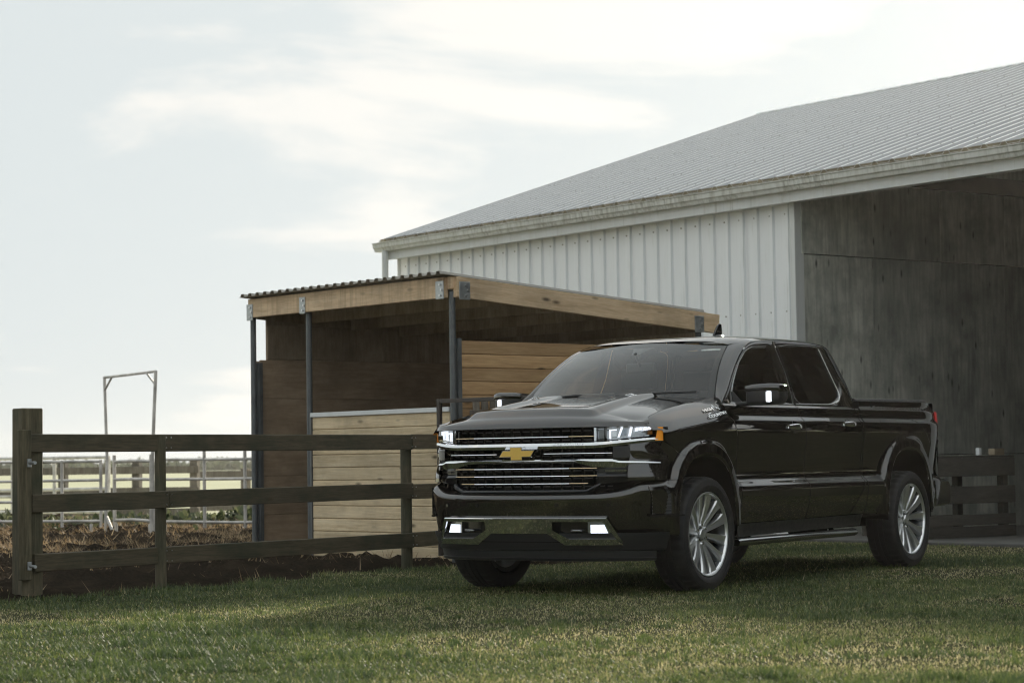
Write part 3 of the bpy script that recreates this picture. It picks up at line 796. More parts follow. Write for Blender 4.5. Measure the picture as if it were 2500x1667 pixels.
far_fence('lower brown plank fence reaching towards the shed', W(470, 43), W(900, 41), (0.78, 0.18), (0.3, .65, .97), 0.15, 0.9)
# weeds along the corral foot
def leaves(name, pts, size, mat, seed, label, cat):
    r = np.random.default_rng(seed); n_ = len(pts); a = r.random(n_) * 6.28; b = (r.random(n_) - .3) * 1.9
    u = np.stack([np.cos(a) * np.cos(b), np.sin(a) * np.cos(b), np.sin(b)], -1)
    v = np.cross(u, r.standard_normal((n_, 3))); v /= np.linalg.norm(v, axis=1, keepdims=True)
    s_ = size * (0.5 + r.random((n_, 1)))
    V = np.stack([pts, pts + u * s_ * .5 + v * s_ * .28, pts + u * s_, pts + u * s_ * .5 - v * s_ * .28], 1).astype(np.float32)
    me = bpy.data.meshes.new(name); me.from_pydata(V.reshape(-1, 3).tolist(), [], np.arange(n_ * 4).reshape(-1, 4).tolist()); me.update()
    at = me.attributes.new('tint', 'FLOAT', 'POINT'); at.data.foreach_set('value', np.repeat(r.random(n_).astype(np.float32), 4))
    me.materials.append(mat); o = bpy.data.objects.new(name, me); COL.objects.link(o); tag(o, label, cat, kind='stuff'); return o
M['weed'] = blade_mat('weed_leaf', [(0, (0.02, 0.03, 0.014)), (0.5, (0.045, 0.06, 0.026)), (1, (0.13, 0.14, 0.07))])
n = 9000
wx = -10.5 + 8.3 * rng.random(n); wy = 32.2 + 0.5 * rng.standard_normal(n)
hh = 0.42 * fbm(wx, wy * 0, 0.8, 91, 3)
pts = np.stack([wx, wy, rng.random(n) * hh + 0.06], -1)
leaves('weeds', pts, 0.10, M['weed'], 5, 'low leafy weeds along the foot of the corral', 'weeds')
# far tree line and a pole on the horizon
M['far_tree'] = blade_mat('far_tree_leaf', [(0, (0.05, 0.065, 0.04)), (1, (0.10, 0.115, 0.07))])
n = 9000
wx = -170 + 260 * rng.random(n); wy = 420 + 25 * rng.random(n)
hh = 0.5 + 4.2 * fbm(wx, wy * 0, 0.03, 17, 4) * (fbm(wx, wy * 0, 0.012, 23, 2) > 0.40)
leaves('distant_trees', np.stack([wx, wy, rng.random(n) * hh], -1), 1.8, M['far_tree'], 8, 'faint line of distant trees on the horizon', 'trees')

M['added_dark_tree'] = blade_mat('added_dark_tree_leaf', [(0, (0.018, 0.017, 0.012)), (0.6, (0.034, 0.032, 0.020)), (1, (0.06, 0.055, 0.032))], 0.2)
# tree belts added out of view to darken reflections in the paintwork
def added_tree_belt(name, label, a, b, hgt, seed, n_=5200):
    r = np.random.default_rng(seed); u = r.random(n_); a, b = np.array(a), np.array(b)
    c = a + (b - a) * u[:, None]; d_ = (b - a) / np.linalg.norm(b - a); nrm = np.array((-d_[1], d_[0]))
    c = c + nrm * (r.standard_normal(n_) * 1.6)[:, None]
    top = hgt * (0.55 + 0.75 * fbm(u * 40, u * 0, 1.0, seed, 4))
    z = 0.2 + r.random(n_) ** 0.75 * top
    return leaves(name, np.stack([c[:, 0], c[:, 1], z], -1), 1.25, M['added_dark_tree'], seed, label, 'trees')
added_tree_belt('added_tree_belt', 'dark belt of trees added out of view on the right for the paint to reflect', (17, 4), (30, 52), 13.0, 201, 13000)
added_tree_belt('added_tree_belt', 'dark belt of trees added out of view on the left for the paint to reflect', (-44, 14), (-30, -34), 5.5, 207)
# ================================================================== pickup truck
# measured in (rearward from front axle, left, up); the local frame is (forward, left, up)
YAW = 0.5713
truck = empty('pickup_truck', (0.568, 16.892, 0), math.atan2(-math.cos(YAW), -math.sin(YAW)))
tag(truck, 'glossy black crew cab pickup truck with chrome grille parked on the grass', 'truck')

M['paint'] = (lambda r: r)(None)
m, t, p = nodes('black_paint')
p.inputs['Base Color'].default_value = (0.0065, 0.0055, 0.005, 1)
setp(p, rough=0.35, coat=1.0, coatr=0.012, spec=0.0)
p.inputs['Coat IOR'].default_value = 2.0
M['paint'] = m
M['chrome'] = simple('chrome', (0.80, 0.81, 0.82), 0.06, 1.0)
M['chrome_dark'] = simple('satin_chrome', (0.42, 0.43, 0.44), 0.16, 1.0)
M['trim_chrome'] = simple('bumper_chrome', (0.60, 0.61, 0.63), 0.05, 1.0)
M['bronze'] = simple('bronze_trim', (0.50, 0.40, 0.26), 0.2, 1.0)
M['alloy'] = simple('polished_alloy', (0.88, 0.89, 0.90), 0.30, 0.9)
M['barrel'] = simple('dark_barrel', (0.10, 0.105, 0.11), 0.35, 0.9)
M['alloy_dark'] = simple('painted_alloy', (0.22, 0.23, 0.235), 0.3, 0.8)
M['gold'] = simple('gold_emblem', (0.86, 0.56, 0.13), 0.32, 0.1)
M['plastic'] = simple('black_plastic', (0.016, 0.017, 0.019), 0.42, 0, 0.2, 30)
M['gloss_black'] = simple('gloss_black', (0.008, 0.009, 0.011), 0.09)
M['matte'] = simple('matte_black', (0.006, 0.006, 0.006), 0.9, spec=0.1)
M['rubber'] = simple('tyre_rubber', (0.017, 0.017, 0.018), 0.62, 0, 0.25, 40, 0.1)
M['brake'] = simple('brake_disc', (0.30, 0.29, 0.28), 0.4, 1.0)
M['seat'] = simple('seat_leather', (0.035, 0.032, 0.030), 0.5, 0, 0.2, 12)
M['dash'] = simple('dashboard', (0.018, 0.018, 0.019), 0.6)
def emit(name, col, s):
    m, t, p = nodes(name); p.inputs['Base Color'].default_value = (*col, 1)
    p.inputs['Emission Color'].default_value = (*col, 1); setp(p, emis=s, rough=0.3); return m
M['led'] = emit('white_led', (0.90, 0.93, 1.0), 1.1)
M['led_soft'] = emit('soft_led', (0.92, 0.95, 1.0), 0.75)
M['amber'] = emit('amber_lens', (0.85, 0.32, 0.03), 0.12)
M['red'] = emit('red_lens', (0.42, 0.012, 0.010), 0.20)
def glass(name, tint, f0=0.06, rough=0.0, ior=1.5):
    m, t, p = nodes(name); out = t.nodes['Material Output']
    tr = N(t, 'ShaderNodeBsdfTransparent'); tr.inputs['Color'].default_value = (*tint, 1)
    gl = N(t, 'ShaderNodeBsdfGlossy', Roughness=rough); gl.inputs['Color'].default_value = (1, 1, 1, 1)
    lw = N(t, 'ShaderNodeLayerWeight', Blend=0.5); f0 = ((ior - 1) / (ior + 1)) ** 2
    pw = N(t, 'ShaderNodeMath', operation='POWER'); pw.inputs[1].default_value = 5.0; t.links.new(lw.outputs['Facing'], pw.inputs[0])
    fr = N(t, 'ShaderNodeMath', operation='MULTIPLY_ADD'); fr.inputs[1].default_value = 1 - f0; fr.inputs[2].default_value = f0; t.links.new(pw.outputs[0], fr.inputs[0])
    mx = N(t, 'ShaderNodeMixShader'); t.links.new(fr.outputs[0], mx.inputs[0]); t.links.new(tr.outputs[0], mx.inputs[1]); t.links.new(gl.outputs[0], mx.inputs[2])
    t.links.new(mx.outputs[0], out.inputs['Surface']); return m
M['glass'] = glass('windscreen_glass', (0.72, 0.78, 0.75), ior=1.8)
M['glass_side'] = glass('side_glass', (0.13, 0.14, 0.135), ior=1.45)
M['glass_dark'] = glass('privacy_glass', (0.035, 0.034, 0.032), ior=1.45)
M['lens'] = glass('clear_lens', (0.88, 0.90, 0.92), ior=1.45)
M['mirror_glass'] = simple('mirror_glass', (0.8, 0.8, 0.8), 0.02, 1.0)

def TV(V): return [(-v[0], v[1], v[2]) for v in V]
def tmesh(name, V, Fc, mat, parent=None, smooth=True, thick=0.0, angle=None):
    o = mesh(name, TV(V), Fc, mat, parent or truck, smooth)
    if angle is not None:
        bm = bmesh.new(); bm.from_mesh(o.data); bmesh.ops.recalc_face_normals(bm, faces=bm.faces[:]); bm.to_mesh(o.data); bm.free()
        o.data.shade_smooth(); o.data.set_sharp_from_angle(angle=R(angle))
    if thick:
        md = o.modifiers.new('thickness', 'SOLIDIFY'); md.thickness = thick; md.offset = -1
    return o
def both(name, V, Fc, mat, parent=(None, None), **k):
    a = tmesh(name, V, Fc, mat, parent[0], **k)
    b = tmesh(name, [(x, -y, z) for x, y, z in V], [f[::-1] for f in Fc], mat, parent[1], **k)
    return a, b
def grid_faces(nu, nv):
    return [(i * nv + j, (i + 1) * nv + j, (i + 1) * nv + j + 1, i * nv + j + 1) for i in range(nu - 1) for j in range(nv - 1)]
def pchip(xs, ys_):
    x, y = np.array(xs, float), np.array(ys_, float); h = np.diff(x); d = np.diff(y) / h
    m_ = np.zeros_like(y); m_[0], m_[-1] = d[0], d[-1]
    for i in range(1, len(x) - 1):
        if d[i - 1] * d[i] > 0:
            w1, w2 = 2 * h[i] + h[i - 1], h[i] + 2 * h[i - 1]; m_[i] = (w1 + w2) / (w1 / d[i - 1] + w2 / d[i])
    def f(q):
        q = np.clip(np.asarray(q, float), x[0], x[-1]); i = np.clip(np.searchsorted(x, q) - 1, 0, len(x) - 2)
        s = (q - x[i]) / h[i]
        return ((1 + 2 * s) * (1 - s) ** 2) * y[i] + s * (1 - s) ** 2 * h[i] * m_[i] + s * s * (3 - 2 * s) * y[i + 1] + s * s * (s - 1) * h[i] * m_[i + 1]
    return f
def smooth01(a, b, q):
    q = np.clip((q - a) / (b - a), 0, 1); return q * q * (3 - 2 * q)
def resample(P, n):
    P = np.array(P, float); L = np.r_[0, np.cumsum(np.linalg.norm(np.diff(P, axis=0), axis=1))]
    q = np.linspace(0, L[-1], n)
    return np.stack([np.interp(q, L, P[:, k]) for k in range(P.shape[1])], -1)
def coons(bot, top, lef, rig, nu, nv):
    """polylines: bot/top left to right, lef/rig bottom to top -> (nu, nv, 2)"""
    b, t_, l, r = resample(bot, nu), resample(top, nu), resample(lef, nv), resample(rig, nv)
    u = np.linspace(0, 1, nu)[:, None, None]; v = np.linspace(0, 1, nv)[None, :, None]
    return ((1 - v) * b[:, None] + v * t_[:, None] + (1 - u) * l[None] + u * r[None]
            - (1 - u) * (1 - v) * b[0] - u * (1 - v) * b[-1] - (1 - u) * v * t_[0] - u * v * t_[-1])

# ---- side surface -------------------------------------------------
base_y = pchip([0.34, 0.44, 0.50, 0.58, 0.66, 0.720, 0.745, 0.80, 0.825, 0.90, 1.00, 1.10, 1.17, 1.225, 1.243, 1.275, 1.295, 1.34, 1.358, 1.37, 1.45],
               [0.925, 0.945, 0.970, 0.996, 1.011, 1.017, 1.012, 0.966, 0.960, 0.963, 0.974, 0.990, 0.996, 0.996, 0.990, 0.965, 0.960, 0.952, 0.942, 0.9165, 0.91])
ARCH = {'f': (-0.03, 0.445, 0.42, 0.56), 'r': (3.68, 0.465, 0.42, 0.592)}
NA = 2.6
def rho(x, z, k):
    xc, a, z0, b = ARCH[k]
    return ((np.abs(x - xc) / a) ** NA + (np.maximum(z - z0, 0) / b) ** NA) ** (1 / NA)
def side_y(x, z):
    x, z = np.asarray(x, float), np.asarray(z, float)
    y = base_y(z) - 0.30 * np.maximum(0, -x - 0.36) ** 2 - 0.35 * np.maximum(0, x - 4.15) ** 2
    for k, top in (('f', 1.024), ('r', 1.024)):
        r_ = rho(x, z, k)
        w_ = smooth01(1.235, 1.14, r_)
        lip = top - 0.075 * np.maximum(0, r_ - 1.0) - 0.012 * smooth01(1.03, 1.0, r_)
        y = y * (1 - w_) + lip * w_
    return y
def arch_pts(k, x0=None, x1=None, n=60):
    xc, a, z0, b = ARCH[k]
    th = np.linspace(math.pi, 0, n)
    X = xc + a * np.sign(np.cos(th)) * np.abs(np.cos(th)) ** (2 / NA); Z = z0 + b * np.sin(th) ** (2 / NA)
    P = np.stack([X, Z], -1)
    if x0 is not None: P = P[P[:, 0] > x0]
    if x1 is not None: P = P[P[:, 0] < x1]
    return P.tolist()
def arch_z(k, x):
    xc, a, z0, b = ARCH[k]; return z0 + b * max(0, 1 - (abs(x - xc) / a) ** NA) ** (1 / NA)
# fender roll-over: s beyond s0 follows an arc to the hood gap
f_s0 = pchip([-0.75, -0.5, 0.0, 0.45, 0.52], [1.120, 1.150, 1.205, 1.262, 1.270])
f_top = pchip([-0.75, -0.6, -0.43, 0.0, 0.40, 0.52], [1.212, 1.262, 1.298, 1.362, 1.412, 1.430])
f_gap = pchip([-0.75, -0.5, 0.0, 0.40, 0.52], [0.872, 0.845, 0.815, 0.795, 0.80])
AR = 0.25
def fender_surf(x, s):
    s0 = f_s0(x); th = np.clip((s - s0) / AR, 0, 1) * math.pi / 2
    y0 = side_y(x, s0); yg = f_gap(x); zt = f_top(x)
    e = 1.55
    y = np.where(s <= s0, side_y(x, s), yg + (y0 - yg) * np.cos(th).clip(0) ** e)
    z = np.where(s <= s0, s, s0 + (zt - s0) * np.sin(th) ** e)
    return y, z
def body_surf(x, s): return side_y(x, s), s
def side_panel(name, bot, top, lef, rig, surf, nu=70, nv=50, mat=None, parent=(None, None), off=0.0, thick=0.012):
    P = coons(bot, top, lef, rig, nu, nv)
    y, z = surf(P[..., 0], P[..., 1])
    V = np.stack([P[..., 0], y + off, z], -1).reshape(-1, 3).tolist()
    return both(name, V, grid_faces(nu, nv), mat or M['paint'], parent, thick=0)
G = 0.006
# fender
x_s = -0.28
bot = [(x_s, arch_z('f', x_s))] + arch_pts('f', x_s + .005, 0.414) + [(0.414, 0.47), (0.508 - G, 0.47)]
rig = [(0.508 - G, 0.47), (0.508 - G, 1.05), (0.495 - G, 1.12), (0.432 - G, 1.24), (0.36 - G, 1.345), (0.375 - G, 1.372), (0.43, 1.42), (0.49, float(f_s0(0.49)) + AR)]
lef = [(x_s, arch_z('f', x_s)), (-0.335, 0.975), (-0.60, 1.092), (-0.604, 1.15), (-0.615, 1.198), (-0.70, 1.212), (-0.735, float(f_s0(-.735)) + AR)]
xs_ = np.linspace(-0.735, 0.49, 36)
top = [(q, float(f_s0(q)) + AR) for q in xs_]
side_panel('front_fender', bot, top, lef, rig, fender_surf, 90, 70)
# doors
fd_f = [(0.508 + G, 0.475), (0.508 + G, 1.05), (0.495 + G, 1.12), (0.432 + G, 1.24), (0.345 + G, 1.366)]
fd_b = [(1.683 - G, 0.478), (1.684 - G, 1.09), (1.665 - G, 1.18), (1.64 - G, 1.27), (1.61 - G, 1.366)]
rd_f = [(x + 2 * G, z) for x, z in fd_b]
rd_b = [(2.50, 0.488), (2.535, 0.53), (2.72, 0.72), (2.752, 0.80), (2.745, 1.05), (2.722, 1.29), (2.69, 1.366)]
fdoor = side_panel('front_door', [fd_f[0], fd_b[0]], [fd_f[-1], fd_b[-1]], fd_f, fd_b, body_surf, 60, 70)
rdoor = side_panel('rear_door', [rd_f[0], rd_b[0]], [rd_f[-1], rd_b[-1]], rd_f, rd_b, body_surf, 60, 70)
# cab corner below/behind the rear door
cc_f = [(2.50 + 2 * G, 0.488), (2.535 + 2 * G, 0.525), (2.72 + 2 * G, 0.715), (2.752 + 2 * G, 0.80), (2.745 + 2 * G, 1.05), (2.722 + 2 * G, 1.29), (2.69 + 2 * G, 1.366)]
side_panel('cab_corner', [cc_f[0], (2.79, 0.488)], [cc_f[-1], (2.775, 1.366)], cc_f, [(2.79, 0.488), (2.79, 1.2), (2.775, 1.366)], body_surf, 12, 60)
# rocker below the doors
side_panel('rocker', [(0.42, 0.37), (2.79, 0.39)], [(0.42, 0.468), (2.79, 0.482)], [(0.42, 0.37), (0.42, 0.468)], [(2.79, 0.39), (2.79, 0.482)], body_surf, 30, 6, M['plastic'])
# bed side
bx = 2.806
bot = [(bx, 0.49), (3.216, 0.47)] + arch_pts('r') + [(4.144, 0.50), (4.44, 0.52)]
lef = [(bx, 0.49), (bx, 1.415)]
rig = [(4.44, 0.52), (4.455, 0.78), (4.50, 1.00), (4.515, 1.09), (4.47, 1.10), (4.462, 1.33), (4.44, 1.37), (4.40, 1.405), (4.36, 1.425)]
side_panel('bed_side', bot, [(bx, 1.415), (4.36, 1.425)], lef, rig, body_surf, 120, 60)
# dark inner skin so that the gaps read black
def skin(x0, x1, z0, z1, n=60):
    X, Z = np.meshgrid(np.linspace(x0, x1, n), np.linspace(z0, z1, 30), indexing='ij')
    r_ok = (rho(X, Z, 'f') > 1.02) & (rho(X, Z, 'r') > 1.02)
    V = np.stack([X, side_y(X, Z) - 0.016, Z], -1).reshape(-1, 3).tolist()
    Fc = [f for f in grid_faces(n, 30) if all(r_ok.reshape(-1)[i] for i in f)]
    both('inner_skin', V, Fc, M['matte'])
skin(-0.2, 0.55, 0.46, 1.08, 40); skin(0.52, 4.40, 0.46, 1.33, 120)

# ---- greenhouse ---------------------------------------------------
def gy(z): return 0.920 - 0.35 * (np.asarray(z) - 1.36)
GX = 0.05
gap_top = [(0.345, 1.366), (0.40, 1.405), (0.498, 1.463), (0.62, 1.555), (0.751, 1.649), (0.90, 1.742), (1.039, 1.815), (1.15, 1.850), (1.257, 1.867), (1.40, 1.877), (1.584, 1.881)]
gap_top = [(x + GX, z) for x, z in gap_top]
def ring(name, outer, inner, n, mat, parent, off=0.0, bulge=0.004):
    o, i = resample(outer, n), resample(inner, n); V = []
    for t_ in (0.0, 0.35, 0.7, 1.0):
        P = o * (1 - t_) + i * t_
        b = bulge * math.sin(math.pi * min(1, t_ * 1.2)) if t_ < 1 else -0.006
        V += [(x, float(gy(z)) + off + b, z) for x, z in P]
    Fc = [(k * n + j, k * n + j + 1, (k + 1) * n + j + 1, (k + 1) * n + j) for k in range(3) for j in range(n - 1)]
    return both(name, V, Fc, mat, parent)
fw_in = [(0.535, 1.378), (0.56, 1.44), (0.63, 1.518), (0.73, 1.60), (0.834, 1.672), (0.94, 1.735), (1.033, 1.778), (1.10, 1.798), (1.17, 1.809), (1.413, 1.820), (1.43, 1.70), (1.448, 1.53), (1.452, 1.385)]
fw_in = [(x + GX, z) for x, z in fw_in]
fd_up = [(x + G, z - 0.003) for x, z in gap_top] + [(1.642 - G, 1.83), (1.668 - G, 1.628), (1.645 - G, 1.45), (1.61 - G, 1.366)]
ring('window_frame', fd_up, fw_in, 70, M['paint'], fdoor)
both('window_frame', [(0.395, gy(1.366), 1.366), (0.585, gy(1.378) - .004, 1.378), (1.502, gy(1.385) - .004, 1.385), (1.61, gy(1.366), 1.366)], [(0, 1, 2, 3)], M['gloss_black'], fdoor)
rg_up = [(1.592 + G, 1.884), (1.75, 1.884), (2.25, 1.885), (2.412, 1.880), (2.50, 1.870), (2.559, 1.845), (2.60, 1.76), (2.68, 1.56), (2.74, 1.366)]
rg_up = [(x + GX, z) for x, z in rg_up]; rg_up[-1] = (2.755, 1.366)
rw_in = [(1.640, 1.828), (1.80, 1.845), (2.25, 1.853), (2.374, 1.848), (2.40, 1.79), (2.44, 1.64), (2.483, 1.50), (2.478, 1.46), (2.43, 1.425), (2.28, 1.392), (2.20, 1.386)]
rw_in = [(x + GX, z) for x, z in rw_in]
ring('window_frame', rg_up, rw_in, 60, M['paint'], rdoor)
ring('window_frame', [(1.642 + G, 1.884), (1.672 + G, 1.628), (1.649 + G, 1.45), (1.614 + G, 1.366), (2.755, 1.366)], [(1.690, 1.828), (1.702, 1.628), (1.695, 1.45), (1.69, 1.383), (2.25, 1.386)], 50, M['gloss_black'], rdoor)
def pane(name, poly, mat, parent, off=-0.008):
    V = [(x, float(gy(z)) + off, z) for x, z in poly]
    return both(name, V, [tuple(range(len(V)))], mat, parent, smooth=False)
pane('window', fw_in, M['glass_side'], fdoor)
pane('window', rw_in + [(1.69, 1.383)], M['glass_dark'], rdoor)
# quarter trim at the foot of the front window
pane('quarter_trim', [(0.585, 1.378), (0.635, 1.472), (0.75, 1.378)], M['plastic'], fdoor, -0.004)
# belt moulding and bright trim
def trim(name, pts, w, mat, parent, surf=gy, off=0.004):
    P = resample([(x + GX, z) for x, z in pts], 30); V = []
    d = np.gradient(P, axis=0); d /= np.linalg.norm(d, axis=1, keepdims=True); nrm = np.stack([-d[:, 1], d[:, 0]], -1)
    for k, (s, o_) in enumerate(((-1, 0), (-.6, 1), (.6, 1), (1, 0))):
        Q = P + nrm * s * w / 2
        V += [(x, float(surf(z)) + off * o_, z) for x, z in Q]
    return both(name, V, [(k * 30 + j, k * 30 + j + 1, (k + 1) * 30 + j + 1, (k + 1) * 30 + j) for k in range(3) for j in range(29)], mat, parent)
trim('belt_moulding', [(0.47, 1.368), (1.56, 1.374)], 0.016, M['chrome_dark'], fdoor)
trim('belt_moulding', [(1.60, 1.376), (2.20, 1.379), (2.30, 1.385), (2.44, 1.418), (2.485, 1.452), (2.495, 1.50)], 0.014, M['chrome_dark'], rdoor, off=0.006)
trim('bright_trim', [(2.495, 1.50), (2.452, 1.64), (2.412, 1.78), (2.392, 1.845)], 0.016, M['chrome'], rdoor, off=0.007)
trim('bright_trim', [(2.495, 1.50), (2.49, 1.455), (2.445, 1.418), (2.36, 1.398)], 0.012, M['chrome'], rdoor, off=0.008)
trim('top_trim', [(0.56, 1.455), (0.64, 1.532), (0.84, 1.685), (1.035, 1.790), (1.17, 1.821), (1.42, 1.831)], 0.007, M['chrome_dark'], fdoor)
trim('top_trim', [(1.65, 1.838), (1.80, 1.855), (2.25, 1.862), (2.37, 1.857)], 0.007, M['chrome_dark'], rdoor)
# A pillars
def ws_edge(v, u=1.0):
    b = np.array([0.16 + 0.31 * u * u, 0.815 * u, 1.425 + 0.015 * u * u]); t_ = np.array([0.90 + 0.09 * u * u, 0.662 * u, 1.866 - 0.036 * u * u])
    q = b * (1 - v) + t_ * v
    q[0] -= 0.035 * math.sin(math.pi * v); q[2] += 0.022 * math.sin(math.pi * v); return q
inner = resample([ws_edge(v) + np.array([0.006, 0.004, 0]) for v in np.linspace(-0.05, 1, 12)], 26)
outer = resample([(x - G, float(gy(z)), z + 0.004) for x, z in gap_top[:9]], 26)
V = []
for t_ in np.linspace(0, 1, 8):
    P = inner * (1 - t_) + outer * t_; b = 0.014 * math.sin(math.pi * t_) ** 0.8
    V += [(x - b * 0.55, y + b * 0.55, z + b * 0.55) for x, y, z in P]
both('a_pillar', V, [(k * 26 + j, k * 26 + j + 1, (k + 1) * 26 + j + 1, (k + 1) * 26 + j) for k in range(7) for j in range(25)], M['paint'])
# windscreen
nu, nv = 41, 21
V = [tuple(ws_edge(v, u)) for u in np.linspace(-1, 1, nu) for v in np.linspace(-0.06, 1, nv)]
wsn = tmesh('windscreen', V, grid_faces(nu, nv), M['glass'])
# black band and sensor housing behind the glass top
V = [(lambda q: (q[0] + 0.012, q[1], q[2] - 0.012))(ws_edge(v, u)) for u in np.linspace(-0.99, 0.99, 21) for v in (0.93, 1.0)]
tmesh('shade_band', V, grid_faces(21, 2), M['matte'], wsn)
for s in (-1, 1):
    V = [(lambda q: (q[0] + 0.008, q[1], q[2] - 0.008))(ws_edge(v, u)) for u in np.linspace(s * 0.94, s * 0.998, 3) for v in np.linspace(-0.05, 1, 15)]
    tmesh('edge_band', V, grid_faces(3, 15), M['matte'], wsn)
hp = [(-0.14, 1.0), (0.15, 1.0), (0.16, 0.93), (0.06, 0.85), (0.05, 0.78), (-0.06, 0.78), (-0.09, 0.86), (-0.15, 0.94)]
V = [(lambda q: (q[0] + 0.015, q[1], q[2] - 0.012))(ws_edge(v, u)) for u, v in hp] + [(lambda q: (q[0] + 0.06, q[1], q[2] - 0.05))(ws_edge(v, u)) for u, v in hp]
tmesh('sensor_housing', V, [tuple(range(8))] + [(k, (k + 1) % 8, 8 + (k + 1) % 8, 8 + k) for k in range(8)] + [tuple(range(15, 7, -1))], M['plastic'], wsn, smooth=False)
mb = MB(); q = ws_edge(0.72, 0.02); mb.bbox((-q[0] - 0.13, q[1] - 0.13, q[2] - 0.13), (-q[0] - 0.10, q[1] + 0.13, q[2] - 0.05), 0.012); mb.tube((-q[0] - .10, q[1], q[2] - .08), (-q[0] - 0.03, q[1], q[2] + 0.02), 0.012, 8)
mb.build('rear_view_mirror', M['plastic'], truck)
# wiper arms
for yy in (0.15, -0.55):
    MB().path(TV([(0.18, yy + 0.1, 1.437), (0.21, yy + 0.3, 1.452), (0.27, yy + 0.62, 1.455)]), 0.010, 6).build('wiper', M['plastic'], truck)
# roof
zc_roof = pchip([0.90, 1.05, 1.4, 1.9, 2.3, 2.55, 2.61], [1.870, 1.897, 1.928, 1.942, 1.936, 1.915, 1.895])
edge = np.array([(0.99, 0.664, 1.836), (1.12, 0.705, 1.855), (1.25, 0.735, 1.870), (1.40, 0.740, 1.880), (1.634, 0.740, 1.889), (2.30, 0.740, 1.889), (2.462, 0.738, 1.885), (2.55, 0.735, 1.873), (2.61, 0.728, 1.852)])
er = resample(edge, 50); nu = 41; V = []
for k in range(50):
    v = k / 49; xc_ = 0.90 + v * 1.71
    for u in np.linspace(-1, 1, nu):
        x_ = xc_ + (er[k, 0] - xc_) * u * u; zc0 = float(zc_roof(x_ if v > .1 else xc_ + (x_ - xc_) * 0.5))
        V.append((x_, er[k, 1] * u, er[k, 2] + (max(zc0, er[k, 2]) - er[k, 2]) * (1 - abs(u) ** 4.5)))
roofp = tmesh('roof', V, grid_faces(50, nu), M['paint'])
# antenna fin on a pod
V = []
for t_ in np.linspace(0, 1, 9):
    x_ = 1.92 + 0.27 * t_; w_ = 0.042 * math.sin(math.pi * min(1, 0.12 + t_ * 0.80)) + 0.004; h_ = 0.045 * (1 - abs(2 * t_ - 0.9) ** 2 * .8)
    zb_ = float(zc_roof(x_)) - 0.004
    V += [(x_, .04 - w_, zb_), (x_, .04 - w_ * .6, zb_ + h_ * .8), (x_, .04, zb_ + h_), (x_, .04 + w_ * .6, zb_ + h_ * .8), (x_, .04 + w_, zb_)]
tmesh('antenna_pod', V, grid_faces(9, 5), M['gloss_black'], roofp)
mb = MB(); mb.prism([(-1.94, 1.95), (-2.10, 1.965), (-2.085, 2.062), (-2.060, 2.068), (-2.02, 2.045)], 1, 0.032, 0.048); mb.build('antenna_fin', M['gloss_black'], roofp)
# C pillar and back of cab
ci = resample([(2.462, gy(1.884), 1.884), (2.55, gy(1.874), 1.874), (2.613, gy(1.848), 1.848), (2.654, gy(1.762), 1.762), (2.734, gy(1.562), 1.562), (2.76, gy(1.366), 1.366)], 24)
co = resample([(2.48, 0.726, 1.884), (2.595, 0.728, 1.868), (2.66, 0.736, 1.842), (2.70, 0.765, 1.76), (2.775, 0.838, 1.56), (2.80, 0.905, 1.366)], 24)
cb = co + np.array([0.02, -0.09, 0.0])
V = [tuple(q) for P in (ci, (ci + co) / 2 + np.array([0.004, 0.008, 0]), co, (co + cb) / 2 + np.array([0.012, 0.01, 0]), cb) for q in P]
both('c_pillar', V, [(k * 24 + j, k * 24 + j + 1, (k + 1) * 24 + j + 1, (k + 1) * 24 + j) for k in range(4) for j in range(23)], M['paint'])
tmesh('cab_back', [(2.68, .67, 1.85), (2.68, -.67, 1.85), (2.80, -.86, 1.37), (2.80, .86, 1.37), (2.80, -.86, .5), (2.80, .86, .5)], [(0, 1, 2, 3), (3, 2, 4, 5)], M['gloss_black'], smooth=False)
tmesh('rear_header', [(2.60, .67, 1.880), (2.60, -.67, 1.880), (2.68, -.67, 1.85), (2.68, .67, 1.85)], [(0, 1, 2, 3)], M['paint'], smooth=False)

